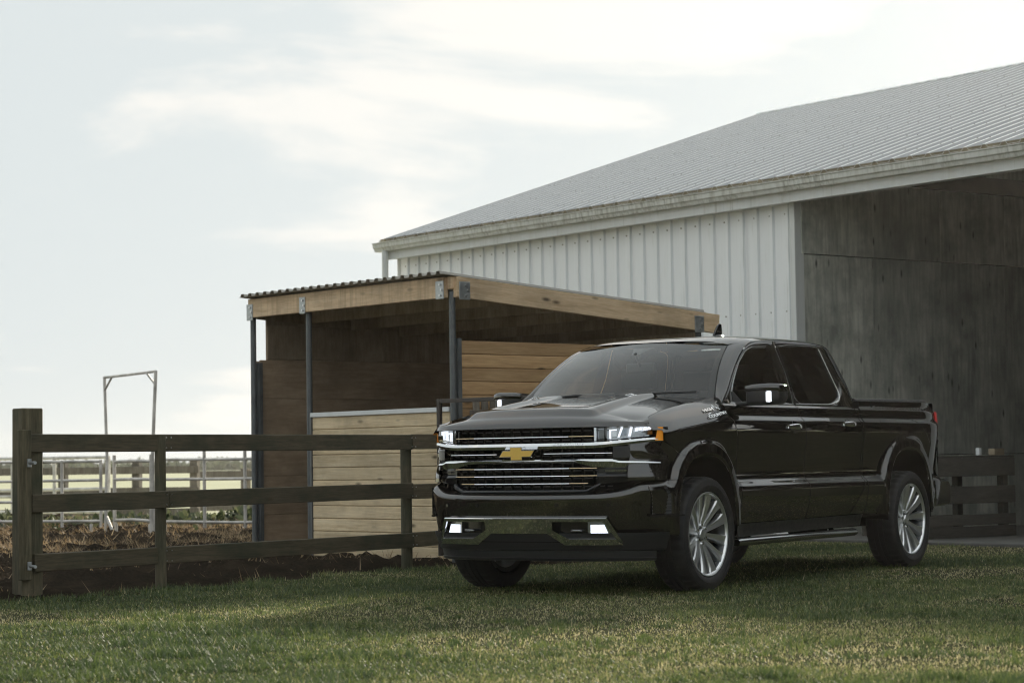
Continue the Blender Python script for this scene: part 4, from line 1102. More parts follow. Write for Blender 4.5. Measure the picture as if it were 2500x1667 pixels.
# ---- hood ---------------------------------------------------------
def SE(a, p_, L, xr=-0.25): return (a, p_, L, xr)
UP, BU = SE(0.985, 2.8, 0.73), SE(1.02, 2.85, 0.735)
def plan(y, sp, d=0.0):
    a, p_, L, xr = sp; s = np.sign(y); ay = np.minimum(np.abs(y), a * 0.99999)
    q = (ay / a) ** p_
    x = xr - L * (1 - q) ** (1 / p_)
    # outward normal from the implicit form
    nx = -np.maximum((xr - x) / L, 1e-6) ** (p_ - 1) / L; ny = (ay / a) ** (p_ - 1) / a * s
    m_ = np.hypot(nx, ny)
    return x + d * nx / m_, y + d * ny / m_
hood_t = pchip([0, 0.004, 0.02, 0.05, 0.10, 0.20, 0.40, 0.75, 1.05, 1.30, 1.5], [1.192, 1.214, 1.236, 1.258, 1.279, 1.306, 1.338, 1.388, 1.424, 1.440, 1.446])
def hood_pt(u, v):
    """u 0 front..1 rear, v -1..1 across"""
    xr_ = 0.33 - 0.17 * (1 - v * v)
    y0 = v * 0.905
    xf, _ = plan(y0 * 0.985, UP, 0.012)
    x = float(xf) + (u ** 1.35) * (xr_ - float(xf))
    yg = float(f_gap(x)) - 0.005 + 0.03 * smooth01(0.18, 0.0, u) * 0
    y = v * (yg * (1 - smooth01(0.16, 0.0, u)) + 0.905 * smooth01(0.16, 0.0, u))
    t_ = x - float(xf)
    zc_ = float(hood_t(t_))
    ze = min(zc_, float(f_top(max(x, -0.72))) + 0.001)
    ze = min(ze, zc_)
    w_ = abs(v) ** 3.2
    z = zc_ * (1 - w_) + ze * w_
    # raised centre with two flanking ridges
    ry = 0.50 - 0.06 * smooth01(0.2, 1.0, u)
    z += 0.032 * smooth01(ry + 0.06, ry - 0.015, abs(y)) * smooth01(0.13, 0.24, u)
    z -= 0.024 * smooth01(ry - 0.03, ry - 0.15, abs(y)) * smooth01(0.22, 0.48, u)
    return (x, y, z)
nu, nv = 110, 121
V = [hood_pt(u, v) for u in np.linspace(0, 1, nu) for v in np.linspace(-1, 1, nv)]
hood = tmesh('hood', V, grid_faces(nu, nv), M['paint'])
tmesh('cowl', [(0.10, .80, 1.36), (0.10, -.80, 1.36), (0.55, -.84, 1.41), (0.55, .84, 1.41)], [(0, 1, 2, 3)], M['plastic'], smooth=False)

# ---- front end ----------------------------------------------------
def val(f, y): return f(abs(y)) if callable(f) else f
def yrange(y0, y1, n, sp):
    a, p_ = sp[0], sp[1]
    th = lambda y: np.sign(y) * np.arcsin(np.clip((abs(y) / a) ** (p_ / 2), 0, 1))
    t_ = np.linspace(th(y0), th(y1), n)
    return np.sign(t_) * a * np.abs(np.sin(t_)) ** (2 / p_)
def fstrip(name, y0, y1, rows, mat, sp=UP, n=60, parent=None, thick=0.0, even=False, angle=35):
    """rows: (z or z(|y|), d) swept along the plan curve from y0 to y1"""
    Y = np.linspace(y0, y1, n) if even else yrange(y0, y1, n, sp); V = []
    for y in Y:
        for z, d in rows:
            x_, y_ = plan(y, sp, val(d, y)); V.append((float(x_), float(y_), float(val(z, y))))
    return tmesh(name, V, grid_faces(n, len(rows)), mat, parent, angle=angle, thick=thick)
def fsym(name, y0, y1, rows, mat, **k):
    return fstrip(name, y0, y1, rows, mat, **k), fstrip(name, -y0, -y1, rows, mat, **k)
ip = lambda *pts: (lambda y: float(np.interp(abs(y), [p_[0] for p_ in pts], [p_[1] for p_ in pts])))
def ips(*pts):
    f = pchip([p_[0] for p_ in pts], [p_[1] for p_ in pts]); return lambda y: float(f(abs(y)))
# black core behind everything
fstrip('grille_backing', -0.90, 0.90, [(0.30, -0.10), (0.6, -0.085), (1.19, -0.085), (1.21, -0.06)], M['matte'])
grille = empty('grille', (0, 0, 0), 0, truck)
# vertical mesh bars
V = []; Fc = []
for k in range(-8, 9):
    y = k * 0.082
    for z0, z1 in ((1.085, 1.19), (0.965, 1.05), (0.757, 0.945)):
        x0, y0 = plan(y, UP, -0.035); n0 = len(V)
        V += [(x0 - .012, y0 - .004, z0), (x0 - .012, y0 + .004, z0), (x0 + .02, y0 + .004, z0), (x0 + .02, y0 - .004, z0),
              (x0 - .012, y0 - .004, z1), (x0 - .012, y0 + .004, z1), (x0 + .02, y0 + .004, z1), (x0 + .02, y0 - .004, z1)]
        Fc += [tuple(n0 + i for i in f) for f in ((0, 1, 5, 4), (1, 2, 6, 5), (2, 3, 7, 6), (3, 0, 4, 7))]
o = tmesh('grille_mesh', V, Fc, M['matte'], grille, smooth=False); o['kind'] = 'stuff'
for z_ in (1.168, 1.104, 0.993, 0.833, 0.777, 0.888):
    fstrip('grille_slat', -0.70, 0.70, [(z_ - .004, -0.06), (z_ - .004, -0.045), (z_ + .004, -0.045), (z_ + .004, -0.06)], M['plastic'], parent=grille)
def thin_bar(y0, y1, z_, mat, d=0.0, h=0.0055):
    fstrip('chrome_bar', y0, y1, [(z_ - h, d - .012), (z_ - h * .4, d), (z_ + h * .6, d - .001), (z_ + h, d - .014)], mat, parent=grille, angle=20)
for z_, ye in ((1.126, 0.585), (0.903, 0.60), (0.850, 0.60), (0.797, 0.535)):
    thin_bar(-0.40, 0.40, z_, M['chrome']); thin_bar(0.402, ye, z_ + .001, M['bronze'], -0.004); thin_bar(-0.402, -ye, z_ + .001, M['bronze'], -0.004)
for s in (-1, 1): thin_bar(s * 0.20, s * 0.70, 1.008, M['chrome'], -0.01, 0.0045)
# upper chrome bar, rising to the headlamps
cb_t, cb_b = ips((0, 1.086), (0.50, 1.086), (0.62, 1.089), (0.80, 1.104), (0.975, 1.123)), ips((0, 1.043), (0.55, 1.043), (0.70, 1.054), (0.80, 1.068), (0.975, 1.094))
mid = lambda y: cb_b(y) + 0.45 * (cb_t(y) - cb_b(y))
fstrip('chrome_crossbar', -0.925, 0.925, [(lambda y: cb_b(y) + .002, -0.035), (cb_b, 0.012), (mid, 0.022), (lambda y: cb_t(y) - .004, 0.014), (cb_t, 0.004), (cb_t, -0.03)], M['chrome'], n=110, parent=grille, angle=15)
# lower chrome bar widening to the sides
lb_t, lb_b = ip((0, 0.969), (0.70, 0.966), (0.74, 0.952), (0.99, 0.942)), ip((0, 0.943), (0.46, 0.941), (0.58, 0.912), (0.70, 0.908), (0.99, 0.905))
lm = lambda y: lb_b(y) + 0.72 * (lb_t(y) - lb_b(y))
fstrip('chrome_crossbar', -0.935, 0.935, [(lambda y: lb_b(y) + .004, -0.035), (lb_b, -0.002), (lm, 0.016), (lb_t, 0.008), (lb_t, -0.04)], M['chrome'], n=110, parent=grille, angle=15)
# frame around the lower grille
gl_b = ip((0, 0.752), (0.52, 0.752), (0.62, 0.80), (0.64, 0.83))
fstrip('grille_surround', -0.62, 0.62, [(lambda y: gl_b(y) - .03, -0.01), (lambda y: gl_b(y) - .012, 0.0), (gl_b, -0.008), (lambda y: gl_b(y) + .006, -0.06)], M['gloss_black'], n=70, even=True, parent=grille)
# black surround between grille and body corner, with bright lamp strips
for s in (-1, 1):
    fstrip('side_bezel', s * 0.60, s * 0.955, [(ip((0.6, 0.79), (0.9, 0.815), (1, 0.82)), -0.02), (0.845, -0.004), (0.868, -0.018), (0.90, -0.018), (0.915, -0.006)], M['gloss_black'], n=40, parent=grille, angle=25)
    fstrip('running_lamp', s * 0.655, s * 0.935, [(0.878, -0.014), (0.880, -0.002), (0.888, 0.0), (0.892, -0.016)], M['chrome'], n=30, parent=grille, angle=20)
    fstrip('side_cheek', s * 0.705, s * 0.80, [(0.962, 0.004), (0.975, 0.018), (1.045, 0.018), (1.062, 0.0), (1.065, -0.03)], M['gloss_black'], n=10, parent=grille, angle=30)
# emblem
def emblem_poly(g):
    return [(-.152 + g * 1.25, .981 + g), (-.118 + g * .9, 1.041 - g), (-.056 + g, 1.041 - g), (-.056 + g, 1.064 - g), (.054 - g, 1.064 - g), (.054 - g, 1.041 - g),
            (.160 - g * 1.25, 1.041 - g), (.128 - g * .9, .981 + g), (.056 - g, .981 + g), (.056 - g, .958 + g), (-.052 + g, .958 + g), (-.052 + g, .981 + g)]
em = empty('emblem', (0, 0, 0), 0, grille)
def eprism(nm, P0, P1, d0, d1, mat):
    V = [(-0.98 - d0, y, z) for y, z in P0] + [(-0.98 - d1, y, z) for y, z in P1]; n_ = 12
    tmesh(nm, V, [tuple(range(n_, 2 * n_))] + [(k, (k + 1) % n_, n_ + (k + 1) % n_, n_ + k) for k in range(n_)], mat, em, smooth=False)
eprism('emblem_rim', emblem_poly(-0.002), emblem_poly(0.005), -0.01, 0.040, M['chrome'])
eprism('emblem_face', emblem_poly(0.0085), emblem_poly(0.010), 0.036, 0.0425, M['gold'])
# corner panels: from the lamp down to the bumper and back to the wheel arch
def corner_x_end(z):
    if z > 0.928: return np.interp(z, [0.928, 0.975, 1.092], [-0.284, -0.341, -0.606])
    xc, a, z0, b = ARCH['f']; return xc - a * max(0, 1 - (max(z - z0, 0) / b) ** NA) ** (1 / NA)
def front_side(z, n, y_in, sp, d=lambda z, w: 0.0):
    """points at height z from the front (y=y_in) round to the arch edge"""
    xe = corner_x_end(z); a = sp[0]
    Y = yrange(y_in, a * 0.9995, n * 3, sp); P = np.array([[*plan(y, sp)] for y in Y])
    far = np.linspace(P[-1, 0], -0.22, n)[1:]
    P = np.vstack([P, np.stack([far, np.full(len(far), P[-1, 1])], -1)])
    # blend to the flared side surface
    w_ = smooth01(-0.66, -0.46, P[:, 0]); P[:, 1] = P[:, 1] * (1 - w_) + side_y(P[:, 0], np.full(len(P), z)) * w_
    P = P[P[:, 0] < xe]; P = np.vstack([P, [xe, side_y(xe, z)]])
    return resample(P, n)
rows = np.linspace(0.815, 1.086, 40); n = 44; V = []
for z in rows:
    k = smooth01(0.84, 1.0, z); sp = tuple(BU[i] * (1 - k) + UP[i] * k for i in range(4))
    P = front_side(z, n, 0.80 if z > .95 else 0.80, sp)
    bul = 0.022 * smooth01(0.95, 1.0, z) * smooth01(1.08, 1.02, z)
    for i, (x_, y_) in enumerate(P):
        e = math.sin(math.pi * min(1, i / n * 1.6)) if i / n < .62 else 0
        V.append((x_ - bul * e, y_, z))
both('corner_panel', V, grid_faces(40, n), M['paint'])
# painted bumper
b_top = ips((0, 0.738), (0.55, 0.742), (0.70, 0.752), (0.80, 0.775), (0.88, 0.808), (1.03, 0.812))
prof = pchip([0, .06, .15, .45, .70, .84, .92, 1.0], [-.050, -.030, -.016, .002, .014, .018, .006, -.055])
bumper = empty('front_bumper', (0, 0, 0), 0, truck)
nv = 46; n = 150; vv = np.linspace(0, 1, nv); V = []
base_rows = []
for v in vv:
    half = front_side(0.42 + 0.39 * v, n // 2, 0.0, BU)
    base_rows.append(half)
cols = []
for i in range(n // 2):
    col = []
    for j, v in enumerate(vv):
        x_, y_ = base_rows[j][i]
        z = 0.43 + (b_top(y_) - 0.43) * v
        d_ = float(prof(v)); w_ = smooth01(-0.50, -0.72, x_)
        d_ *= w_
        _, _ = 0, 0
        a, p_, L, xr = BU
        nx = -max((xr - x_) / L, 1e-6) ** (p_ - 1) / L if x_ < xr else 0; ny = (min(abs(y_), a) / a) ** (p_ - 1) / a; mm = math.hypot(nx, ny) or 1
        col.append((x_ + d_ * nx / mm, y_ + d_ * ny / mm, z))
    cols.append(col)
V = [(x_, -y_, z) for col in cols[::-1] for x_, y_, z in col] + [q for col in cols[1:] for q in col]
Fc = []
for f in grid_faces(2 * len(cols) - 1, nv):
    cy_ = abs(sum(V[i][1] for i in f) / 4); cz_ = sum(V[i][2] for i in f) / 4
    if cz_ < 0.545 and cy_ < 0.66 + (0.545 - cz_) * 0.65: continue
    Fc.append(f)
tmesh('bumper_shell', V, Fc, M['paint'], bumper)
# air curtain slots
for s in (-1, 1):
    V = []; nz_ = 30
    for z in np.linspace(0.575, 0.775, nz_):
        for k, y in enumerate((0.915, 0.925, 0.965, 0.985)):
            yy = y - 0.012 * smooth01(0.70, 0.775, z)
            dd = (0.020, -0.012 + 0.010 * (int(z * 120) % 3 == 0), -0.020 + 0.010 * (int(z * 120) % 3 == 0), 0.020)[k]
            x_, y_ = plan(yy, BU, dd + 0.004); V.append((float(x_), s * float(y_), z))
    tmesh('air_slot', V, grid_faces(nz_, 4), M['plastic'], bumper, angle=30)
    fstrip('slot_lip', s * 0.905, s * 1.012, [(0.556, 0.012), (0.560, 0.030), (0.570, 0.030), (0.576, 0.012)], M['gloss_black'], sp=BU, n=24, parent=bumper, angle=30)
# parking sensors
for y in (-0.66, -0.36, 0.31, 0.68):
    x_, y_ = plan(y, BU, 0.0145); MB().tube((-float(x_), float(y_), 0.645), (-float(x_) + 0.006, float(y_) * 1.004, 0.645), 0.013, 14).build('parking_sensor', M['gloss_black'], bumper, angle=40)
# chrome lower trim with lamp openings
CH = 0.020
def ypatch(name, quads, mat, parent, d=CH, sp=BU, nu=8, nv=3, thick=0.012):
    out = []
    for s in (1, -1):
        V = []; Fc = []
        for qd in quads:
            (a, b, c, e) = [np.array(q) for q in qd]; n0 = len(V)
            for i in range(nu):
                for j in range(nv):
                    u, v = i / (nu - 1), j / (nv - 1)
                    y, z = (a * (1 - u) + b * u) * (1 - v) + (e * (1 - u) + c * u) * v
                    x_, y_ = plan(y * s, sp, d + (z - 0.46) * 0.20); V.append((float(x_), float(y_), z))
            Fc += [tuple(n0 + i for i in f) for f in grid_faces(nu, nv)]
        o = mesh(name, TV(V), Fc, mat, parent)
        bm = bmesh.new(); bm.from_mesh(o.data); bmesh.ops.remove_doubles(bm, verts=bm.verts[:], dist=0.0015); bmesh.ops.recalc_face_normals(bm, faces=bm.faces[:]); bm.to_mesh(o.data); bm.free()
        md = o.modifiers.new('t', 'SOLIDIFY'); md.thickness = thick; md.offset = -1
        bv = o.modifiers.new('b', 'BEVEL'); bv.width = 0.004; bv.segments = 2; bv.limit_method = 'ANGLE'
        out.append(o)
    return out
ypatch('lower_trim', [((0, .447), (.235, .447), (.235, .553), (0, .553)), ((.235, .447), (.280, .470), (.280, .553), (.235, .553)),
                      ((.280, .530), (.650, .530), (.672, .553), (.280, .553)),
                      ((.650, .530), (.726, .408), (.770, .378), (.672, .553)),
                      ((.365, .366), (.770, .366), (.726, .408), (.402, .408)),
                      ((.235, .447), (.365, .366), (.402, .408), (.280, .470))], M['trim_chrome'], bumper)
fstrip('trim_edge', -0.668, 0.668, [(0.545, 0.038), (0.551, 0.0415), (0.558, 0.033), (0.560, -0.01)], M['chrome'], sp=BU, n=80, parent=bumper, angle=20)
for s in (-1, 1):
    fstrip('trim_edge', s * 0.40, s * 0.722, [(0.403, 0.010), (0.407, 0.013), (0.412, 0.006), (0.413, -0.02)], M['chrome'], sp=BU, n=30, parent=bumper, angle=20)
fstrip('lamp_recess', -0.76, 0.76, [(0.385, -0.004), (0.40, -0.045), (0.535, -0.045), (0.555, -0.004)], M['gloss_black'], sp=BU, n=50, parent=bumper)
for s in (-1, 1):
    fl = empty('fog_lamp', (0, 0, 0), 0, truck)
    def fbox(nm, y0, y1, z0, z1, d0, d1, mat, slant=0.0):
        V = []
        for d_ in (d0, d1):
            for y, z in ((y0, z0), (y1 + slant, z0), (y1, z1), (y0, z1)):
                x_, y_ = plan(s * y, BU, d_); V.append((float(x_), float(y_), z))
        return tmesh(nm, V, [(0, 1, 2, 3), (4, 5, 6, 7), (0, 1, 5, 4), (1, 2, 6, 5), (2, 3, 7, 6), (3, 0, 4, 7)], mat, fl, smooth=False)
    fbox('housing', 0.535, 0.648, 0.412, 0.530, -0.04, -0.012, M['chrome_dark'], 0.075)
    fbox('led', 0.556, 0.604, 0.447, 0.508, -0.012, -0.004, M['led'], 0.004); fbox('led', 0.610, 0.648, 0.447, 0.508, -0.012, -0.004, M['led'], 0.025)
    fbox('reflector', 0.55, 0.700, 0.420, 0.434, -0.012, -0.004, M['chrome'])
    V = [tuple(map(float, (*plan(s * y, BU, 0.004), z))) for y, z in ((0.532, .412), (0.722, .412), (0.648, .53), (0.532, .53))]
    tmesh('cover_lens', V, [(0, 1, 2, 3)], M['lens'], fl, smooth=False)
    hk = [plan(s * y, BU, d_) for y, d_ in ((0.415, -0.05), (0.42, 0.0), (0.48, 0.0), (0.485, -0.05))]
    MB().path([(-float(a), float(b), 0.468) for a, b in hk], 0.010, 8).build('tow_hook', M['chrome_dark'], bumper, smooth=True)
# lower black valance and air dam
fstrip('valance', -0.985, 0.985, [(0.318, -0.06), (0.33, -0.035), (0.40, -0.010), (0.432, 0.004), (0.450, 0.006)], M['plastic'], sp=BU, n=90, parent=bumper)
fstrip('air_dam', -0.955, 0.955, [(0.250, -0.075), (0.254, -0.060), (0.272, -0.052), (0.276, -0.058), (0.318, -0.052), (0.334, -0.060)], M['plastic'], sp=BU, n=90, parent=bumper, angle=20)
# headlamps
h_b, h_t = ips((0.5, 1.090), (0.62, 1.094), (0.80, 1.110), (0.93, 1.126), (1.0, 1.13)), ip((0.5, 1.184), (0.60, 1.186), (0.90, 1.199), (1.0, 1.200))
for s in (-1, 1):
    hl = empty('headlamp', (0, 0, 0), 0, truck)
    fstrip('housing', s * 0.585, s * 0.925, [(h_b, 0.0), (lambda y: h_b(y) + .01, -0.045), (lambda y: h_t(y) - .008, -0.05), (h_t, 0.0)], M['chrome_dark'], n=24, parent=hl, angle=25)
    fstrip('lens', s * 0.585, s * 0.930, [(h_b, 0.004), (lambda y: (h_b(y) + h_t(y)) / 2, 0.008), (h_t, 0.002)], M['lens'], n=30, parent=hl)
    def seg(nm, y0, y1, z0, z1, mat, d=-0.02, lean=0.0):
        V = []
        for d_ in (d, d - 0.02):
            for y, q in ((y0, z0), (y1, z0), (y1 + lean, z1), (y0 + lean, z1)):
                x_, y_ = plan(s * y, UP, d_); zz = h_b(y) + q * (h_t(y) - h_b(y)); V.append((float(x_), float(y_), zz))
        tmesh(nm, V, [(0, 1, 2, 3), (7, 6, 5, 4), (0, 1, 5, 4), (1, 2, 6, 5), (2, 3, 7, 6), (3, 0, 4, 7)], mat, hl, smooth=False)
    seg('divider', 0.585, 0.60, 0.0, 1.0, M['chrome'], 0.0)
    seg('projector', 0.612, 0.665, .18, .85, M['alloy_dark'], -0.03)
    seg('light_bar', 0.682, 0.694, .12, .78, M['led_soft']); seg('light_bar', 0.682, 0.730, .70, .80, M['led_soft'])
    seg('light_bar', 0.735, 0.748, .15, .92, M['led_soft'], -0.02, 0.022); seg('light_bar', 0.80, 0.812, .15, .90, M['led_soft'], -0.02, 0.012)
    seg('projector', 0.755, 0.79, .3, .75, M['lens'], -0.025); seg('projector', 0.70, 0.73, .2, .62, M['chrome'], -0.03)
    for k in range(4): seg('led', 0.838 + k * 0.020, 0.850 + k * 0.020, .52 + .05 * (k % 2), .86, M['led_soft'], -0.02, 0.006)
    seg('light_bar', 0.70, 0.90, .04, .10, M['chrome'], -0.012)
    # amber marker at the corner
    rows_ = 9; V = []
    for z in np.linspace(0, 1, rows_):
        for k in range(8):
            u = k / 7; x_ = -0.640 + 0.045 * u - 0.02 * (1 - z) * (1 - u)
            zz = 1.090 + (1.186 - 1.090) * z
            yy = np.interp(x_, [-0.7, -0.62, -0.53], [0.895, 0.938, 0.962]) + 0.016
            V.append((x_ , s * yy, zz))
    tmesh('amber_marker', V, grid_faces(rows_, 8), M['amber'], hl)
    V = [(v[0] + 0.046, v[1] + s * 0.013, v[2]) for v in V]
    tmesh('lamp_end', V, grid_faces(rows_, 8), M['gloss_black'], hl)

# ---- mirrors, handles, badges ------------------------------------
def rounded_block(sec, n_=7):
    """sections [(y, x0, x1, z0, z1, r)] lofted"""
    V = []
    for y, x0, x1, z0, z1, r_ in sec:
        for cx_, cz_, a0 in ((x1 - r_, z1 - r_, 0), (x0 + r_, z1 - r_, 90), (x0 + r_, z0 + r_, 180), (x1 - r_, z0 + r_, 270)):
            for k in range(n_):
                a = R(a0 + 90 * k / (n_ - 1)); V.append((cx_ + r_ * math.cos(a), y, cz_ + r_ * math.sin(a)))
    m_ = 4 * n_; Fc = [(i * m_ + k, i * m_ + (k + 1) % m_, (i + 1) * m_ + (k + 1) % m_, (i + 1) * m_ + k) for i in range(len(sec) - 1) for k in range(m_)]
    return V, Fc + [tuple(range(m_)), tuple(range((len(sec) - 1) * m_, len(sec) * m_))]
for si, s in enumerate((1, -1)):
    mir = empty('side_mirror', (0, 0, 0), 0, truck)
    sec = [(s * 0.985, .655, .73, 1.365, 1.455, .02), (s * 1.005, .62, .76, 1.352, 1.492, .03), (s * 1.06, .605, .775, 1.350, 1.500, .035), (s * 1.20, .610, .785, 1.352, 1.505, .035), (s * 1.255, .635, .785, 1.360, 1.500, .04), (s * 1.272, .67, .78, 1.385, 1.485, .035)]
    V, Fc = rounded_block(sec); tmesh('mirror_shell', V, Fc, M['plastic'], mir, angle=40)
    sec = [(s * 1.0, .612, .765, 1.447, 1.497, .02), (s * 1.06, .598, .78, 1.447, 1.506, .026), (s * 1.20, .603, .79, 1.447, 1.511, .026), (s * 1.262, .632, .79, 1.447, 1.506, .026), (s * 1.279, .668, .785, 1.450, 1.495, .02)]
    V, Fc = rounded_block(sec); tmesh('mirror_cap', V, Fc, M['paint'], mir, angle=40)
    sec = [(s * 0.90, .60, .74, 1.345, 1.375, .012), (s * 1.02, .63, .74, 1.352, 1.385, .012)]
    V, Fc = rounded_block(sec); tmesh('mirror_arm', V, Fc, M['plastic'], mir, angle=40)
    sec = [(s * 1.175, .602, .63, 1.372, 1.452, .012), (s * 1.20, .603, .63, 1.370, 1.456, .012), (s * 1.215, .610, .63, 1.376, 1.45, .008)]
    V, Fc = rounded_block(sec); tmesh('turn_signal', V, Fc, M['led_soft'], mir, angle=40)
    V = [(.787, s * 1.03, 1.37), (.787, s * 1.25, 1.375), (.787, s * 1.25, 1.49), (.787, s * 1.03, 1.485)]
    tmesh('mirror_glass', V, [(0, 1, 2, 3)], M['mirror_glass'], mir, smooth=False)
    for (door, hx, hz_) in ((fdoor, 1.445, 1.192), (rdoor, 2.475, 1.218)):
        y0 = float(side_y(hx, hz_))
        V = [(hx, s * (y0 + 0.0015), hz_)]; k_ = 28
        for k in range(k_):
            a = 2 * math.pi * k / k_; xx, zz = hx + 0.058 * math.cos(a), hz_ + 0.050 * math.sin(a)
            V.append((xx, s * (float(side_y(xx, zz)) + 0.0015), zz))
        tmesh('handle_cup', V, [(0, 1 + k, 1 + (k + 1) % k_) for k in range(k_)], M['gloss_black'], door[si], smooth=False)
        P = []
        for t_ in np.linspace(0, 1, 13):
            P.append((hx - 0.108 + 0.216 * t_, y0 + 0.010 + 0.026 * math.sin(math.pi * t_) ** 0.6, hz_ + 0.004))
        V = []
        for i, (x_, y_, z_) in enumerate(P):
            t_ = i / 12; hh = 0.016 + 0.008 * math.sin(math.pi * t_)
            for k in range(10):
                a = 2 * math.pi * k / 10; V.append((x_, s * (y_ + 0.010 * math.cos(a)), z_ + hh * math.sin(a)))
        tmesh('door_handle', V, [(i * 10 + k, i * 10 + (k + 1) % 10, (i + 1) * 10 + (k + 1) % 10, (i + 1) * 10 + k) for i in range(12) for k in range(10)] + [tuple(range(10)), tuple(range(120, 130))], M['chrome'], door[si])
# lettering
def text(name, body, size, loc, xdir, up_, mat, parent, ext=0.002, sx=1.0, shear=0.0, spacing=1.0):
    cu = bpy.data.curves.new(name, 'FONT'); cu.body = body; cu.size = size; cu.extrude = ext; cu.align_x = 'CENTER'; cu.align_y = 'CENTER'; cu.shear = shear; cu.space_character = spacing; cu.offset = 0.0012
    tmp = bpy.data.objects.new('tmp', cu); COL.objects.link(tmp)
    dg = bpy.context.evaluated_depsgraph_get(); me = bpy.data.meshes.new_from_object(tmp.evaluated_get(dg)); me.name = name
    bpy.data.objects.remove(tmp); bpy.data.curves.remove(cu)
    me.materials.clear(); me.materials.append(mat); o = bpy.data.objects.new(name, me); COL.objects.link(o); o.parent = parent
    X = Vector((-xdir[0], xdir[1], xdir[2])).normalized(); U = Vector((-up_[0], up_[1], up_[2])).normalized(); Z = X.cross(U).normalized(); U = Z.cross(X)
    o.matrix_local = Matrix.Translation(TV([loc])[0]) @ Matrix((X, U, Z)).transposed().to_4x4() @ Matrix.Diagonal((sx, 1, 1, 1)); return o
def on_fender(x_, s_off):
    s_ = float(f_s0(x_)) + s_off
    y, z = fender_surf(np.array(x_), np.array(s_)); return np.array((x_, float(y), float(z)))
for s in (1, -1):
    bd = empty('badge', (0, 0, 0), 0, truck)
    for body, so_, x_ in (('HIGH', 0.118, 0.150), ('COUNTRY', 0.070, 0.222)):
        c = on_fender(x_, so_); c1 = on_fender(x_, so_ + 0.02); cx1 = on_fender(x_ + 0.05, so_)
        xd, ud = (cx1 - c), (c1 - c); nrm = np.cross(ud, xd); nrm = nrm / np.linalg.norm(nrm); nrm *= np.sign(nrm[1])
        c = c + nrm * 0.006
        if s == 1: text('letters', body, 0.036, tuple(c), xd, ud, M['chrome'], bd, sx=1.75, spacing=1.06)
        else:
            f = np.array((1, -1, 1)); text('letters', body, 0.036, tuple(c * f), -xd * f, ud * f, M['chrome'], bd, sx=1.75, spacing=1.06)
    zig = [(0.225, .105), (0.245, .135), (0.256, .118), (0.275, .145), (0.292, .115), (0.303, .130), (0.322, .102)]
    P = [on_fender(a, b) + np.array((0, 0.004, 0.003)) for a, b in zig]
    MB().path([(-q[0], s * q[1], q[2]) for q in P], 0.0028, 6).build('peak_line', M['chrome'], bd)
    P = [on_fender(a, 0.094) + np.array((0, 0.005, 0.003)) for a in (0.10, 0.2, 0.322)]
    MB().path([(-q[0], s * q[1], q[2]) for q in P], 0.0022, 6).build('underline', M['chrome'], bd)
# hood side badge and raised lettering on the upper chrome bar
for s in (1, -1):
    c = hood_pt(0.80, s * 0.52); c1 = hood_pt(0.80, s * 0.58); cx1 = hood_pt(0.85, s * 0.52)
    c, c1, cx1 = map(np.array, (c, c1, cx1)); xd = (cx1 - c) * s; ud = (c - c1)
    text('hood_badge', '5.3L', 0.055, tuple(c + np.array((0, 0, 0.004))), xd, ud, M['chrome'], hood, sx=1.3)
x_, y_ = plan(0.40, UP, 0.021); x2, y2 = plan(0.44, UP, 0.021)
text('bar_letters', 'HIGH COUNTRY', 0.026, (float(x_), float(y_), 1.071), (float(x2 - x_), float(y2 - y_), 0), (0.25, 0, 1), M['chrome'], grille, ext=0.0012, spacing=1.25)

# ---- bed, tail, underbody ----------------------------------------
X = np.linspace(bx, 4.36, 40); V = []
for x_ in X:
    y0 = float(side_y(x_, 1.42)); z0 = 1.415 + 0.01 * (x_ - bx) / 1.55
    V += [(x_, y0, z0), (x_, y0 - 0.004, z0 + 0.016), (x_, y0 - 0.02, z0 + 0.026), (x_, y0 - 0.09, z0 + 0.026), (x_, y0 - 0.095, z0 - 0.03)]
both('bed_rail', V, grid_faces(40, 5), M['plastic'])
tmesh('tonneau_cover', [(bx, .86, 1.43), (4.40, .86, 1.43), (4.40, -.86, 1.43), (bx, -.86, 1.43)], [(0, 1, 2, 3)], M['plastic'], smooth=False, thick=0.03)
tg = tmesh('tailgate', *(lambda V, Fc: (V, Fc))(*rounded_block([(y, 4.50, 4.60, 0.80, 1.425, .02) for y in (-.86, -.3, .3, .86)])), M['paint'], angle=40)
both('bed_front', [(bx, .94, .5), (bx, .94, 1.415), (bx, 0, 1.415), (bx, 0, .5)], [(0, 1, 2, 3)], M['matte'], smooth=False)
for s in (1, -1):
    tl = empty('tail_lamp', (0, 0, 0), 0, truck); V = []
    for z in np.linspace(0, 1, 12):
        zz = 1.095 + 0.235 * z
        for k in range(7):
            u = k / 6; x_ = 4.472 + 0.145 * u; y_ = 0.925 - 0.30 * max(0, x_ - 4.50) ** 1.6 * 4 + 0.008 * math.sin(math.pi * z)
            V.append((x_, s * y_, zz + 0.02 * (1 - u)))
    tmesh('lamp_lens', V, grid_faces(12, 7), M['red'], tl)
    V = [(v[0] - .012, v[1] - s * .012, v[2]) for v in V]; tmesh('lamp_base', V, grid_faces(12, 7), M['gloss_black'], tl)
    V = [(4.45, s * .955, .60), (4.46, s * .955, .80), (4.51, s * .935, 1.08), (4.60, s * .88, 1.08), (4.60, s * .88, .60)]
    tmesh('rear_corner', V, [(0, 1, 2, 3, 4)], M['paint'], smooth=False)
V, Fc = rounded_block([(-.93, 4.50, 4.80, .52, .72, .05), (-.86, 4.50, 4.87, .50, .745, .05), (-.3, 4.5, 4.90, .50, .745, .05), (.3, 4.5, 4.90, .50, .745, .05), (.86, 4.50, 4.87, .50, .745, .05), (.93, 4.50, 4.80, .52, .72, .05)])
tmesh('rear_bumper', V, Fc, M['gloss_black'], angle=40)
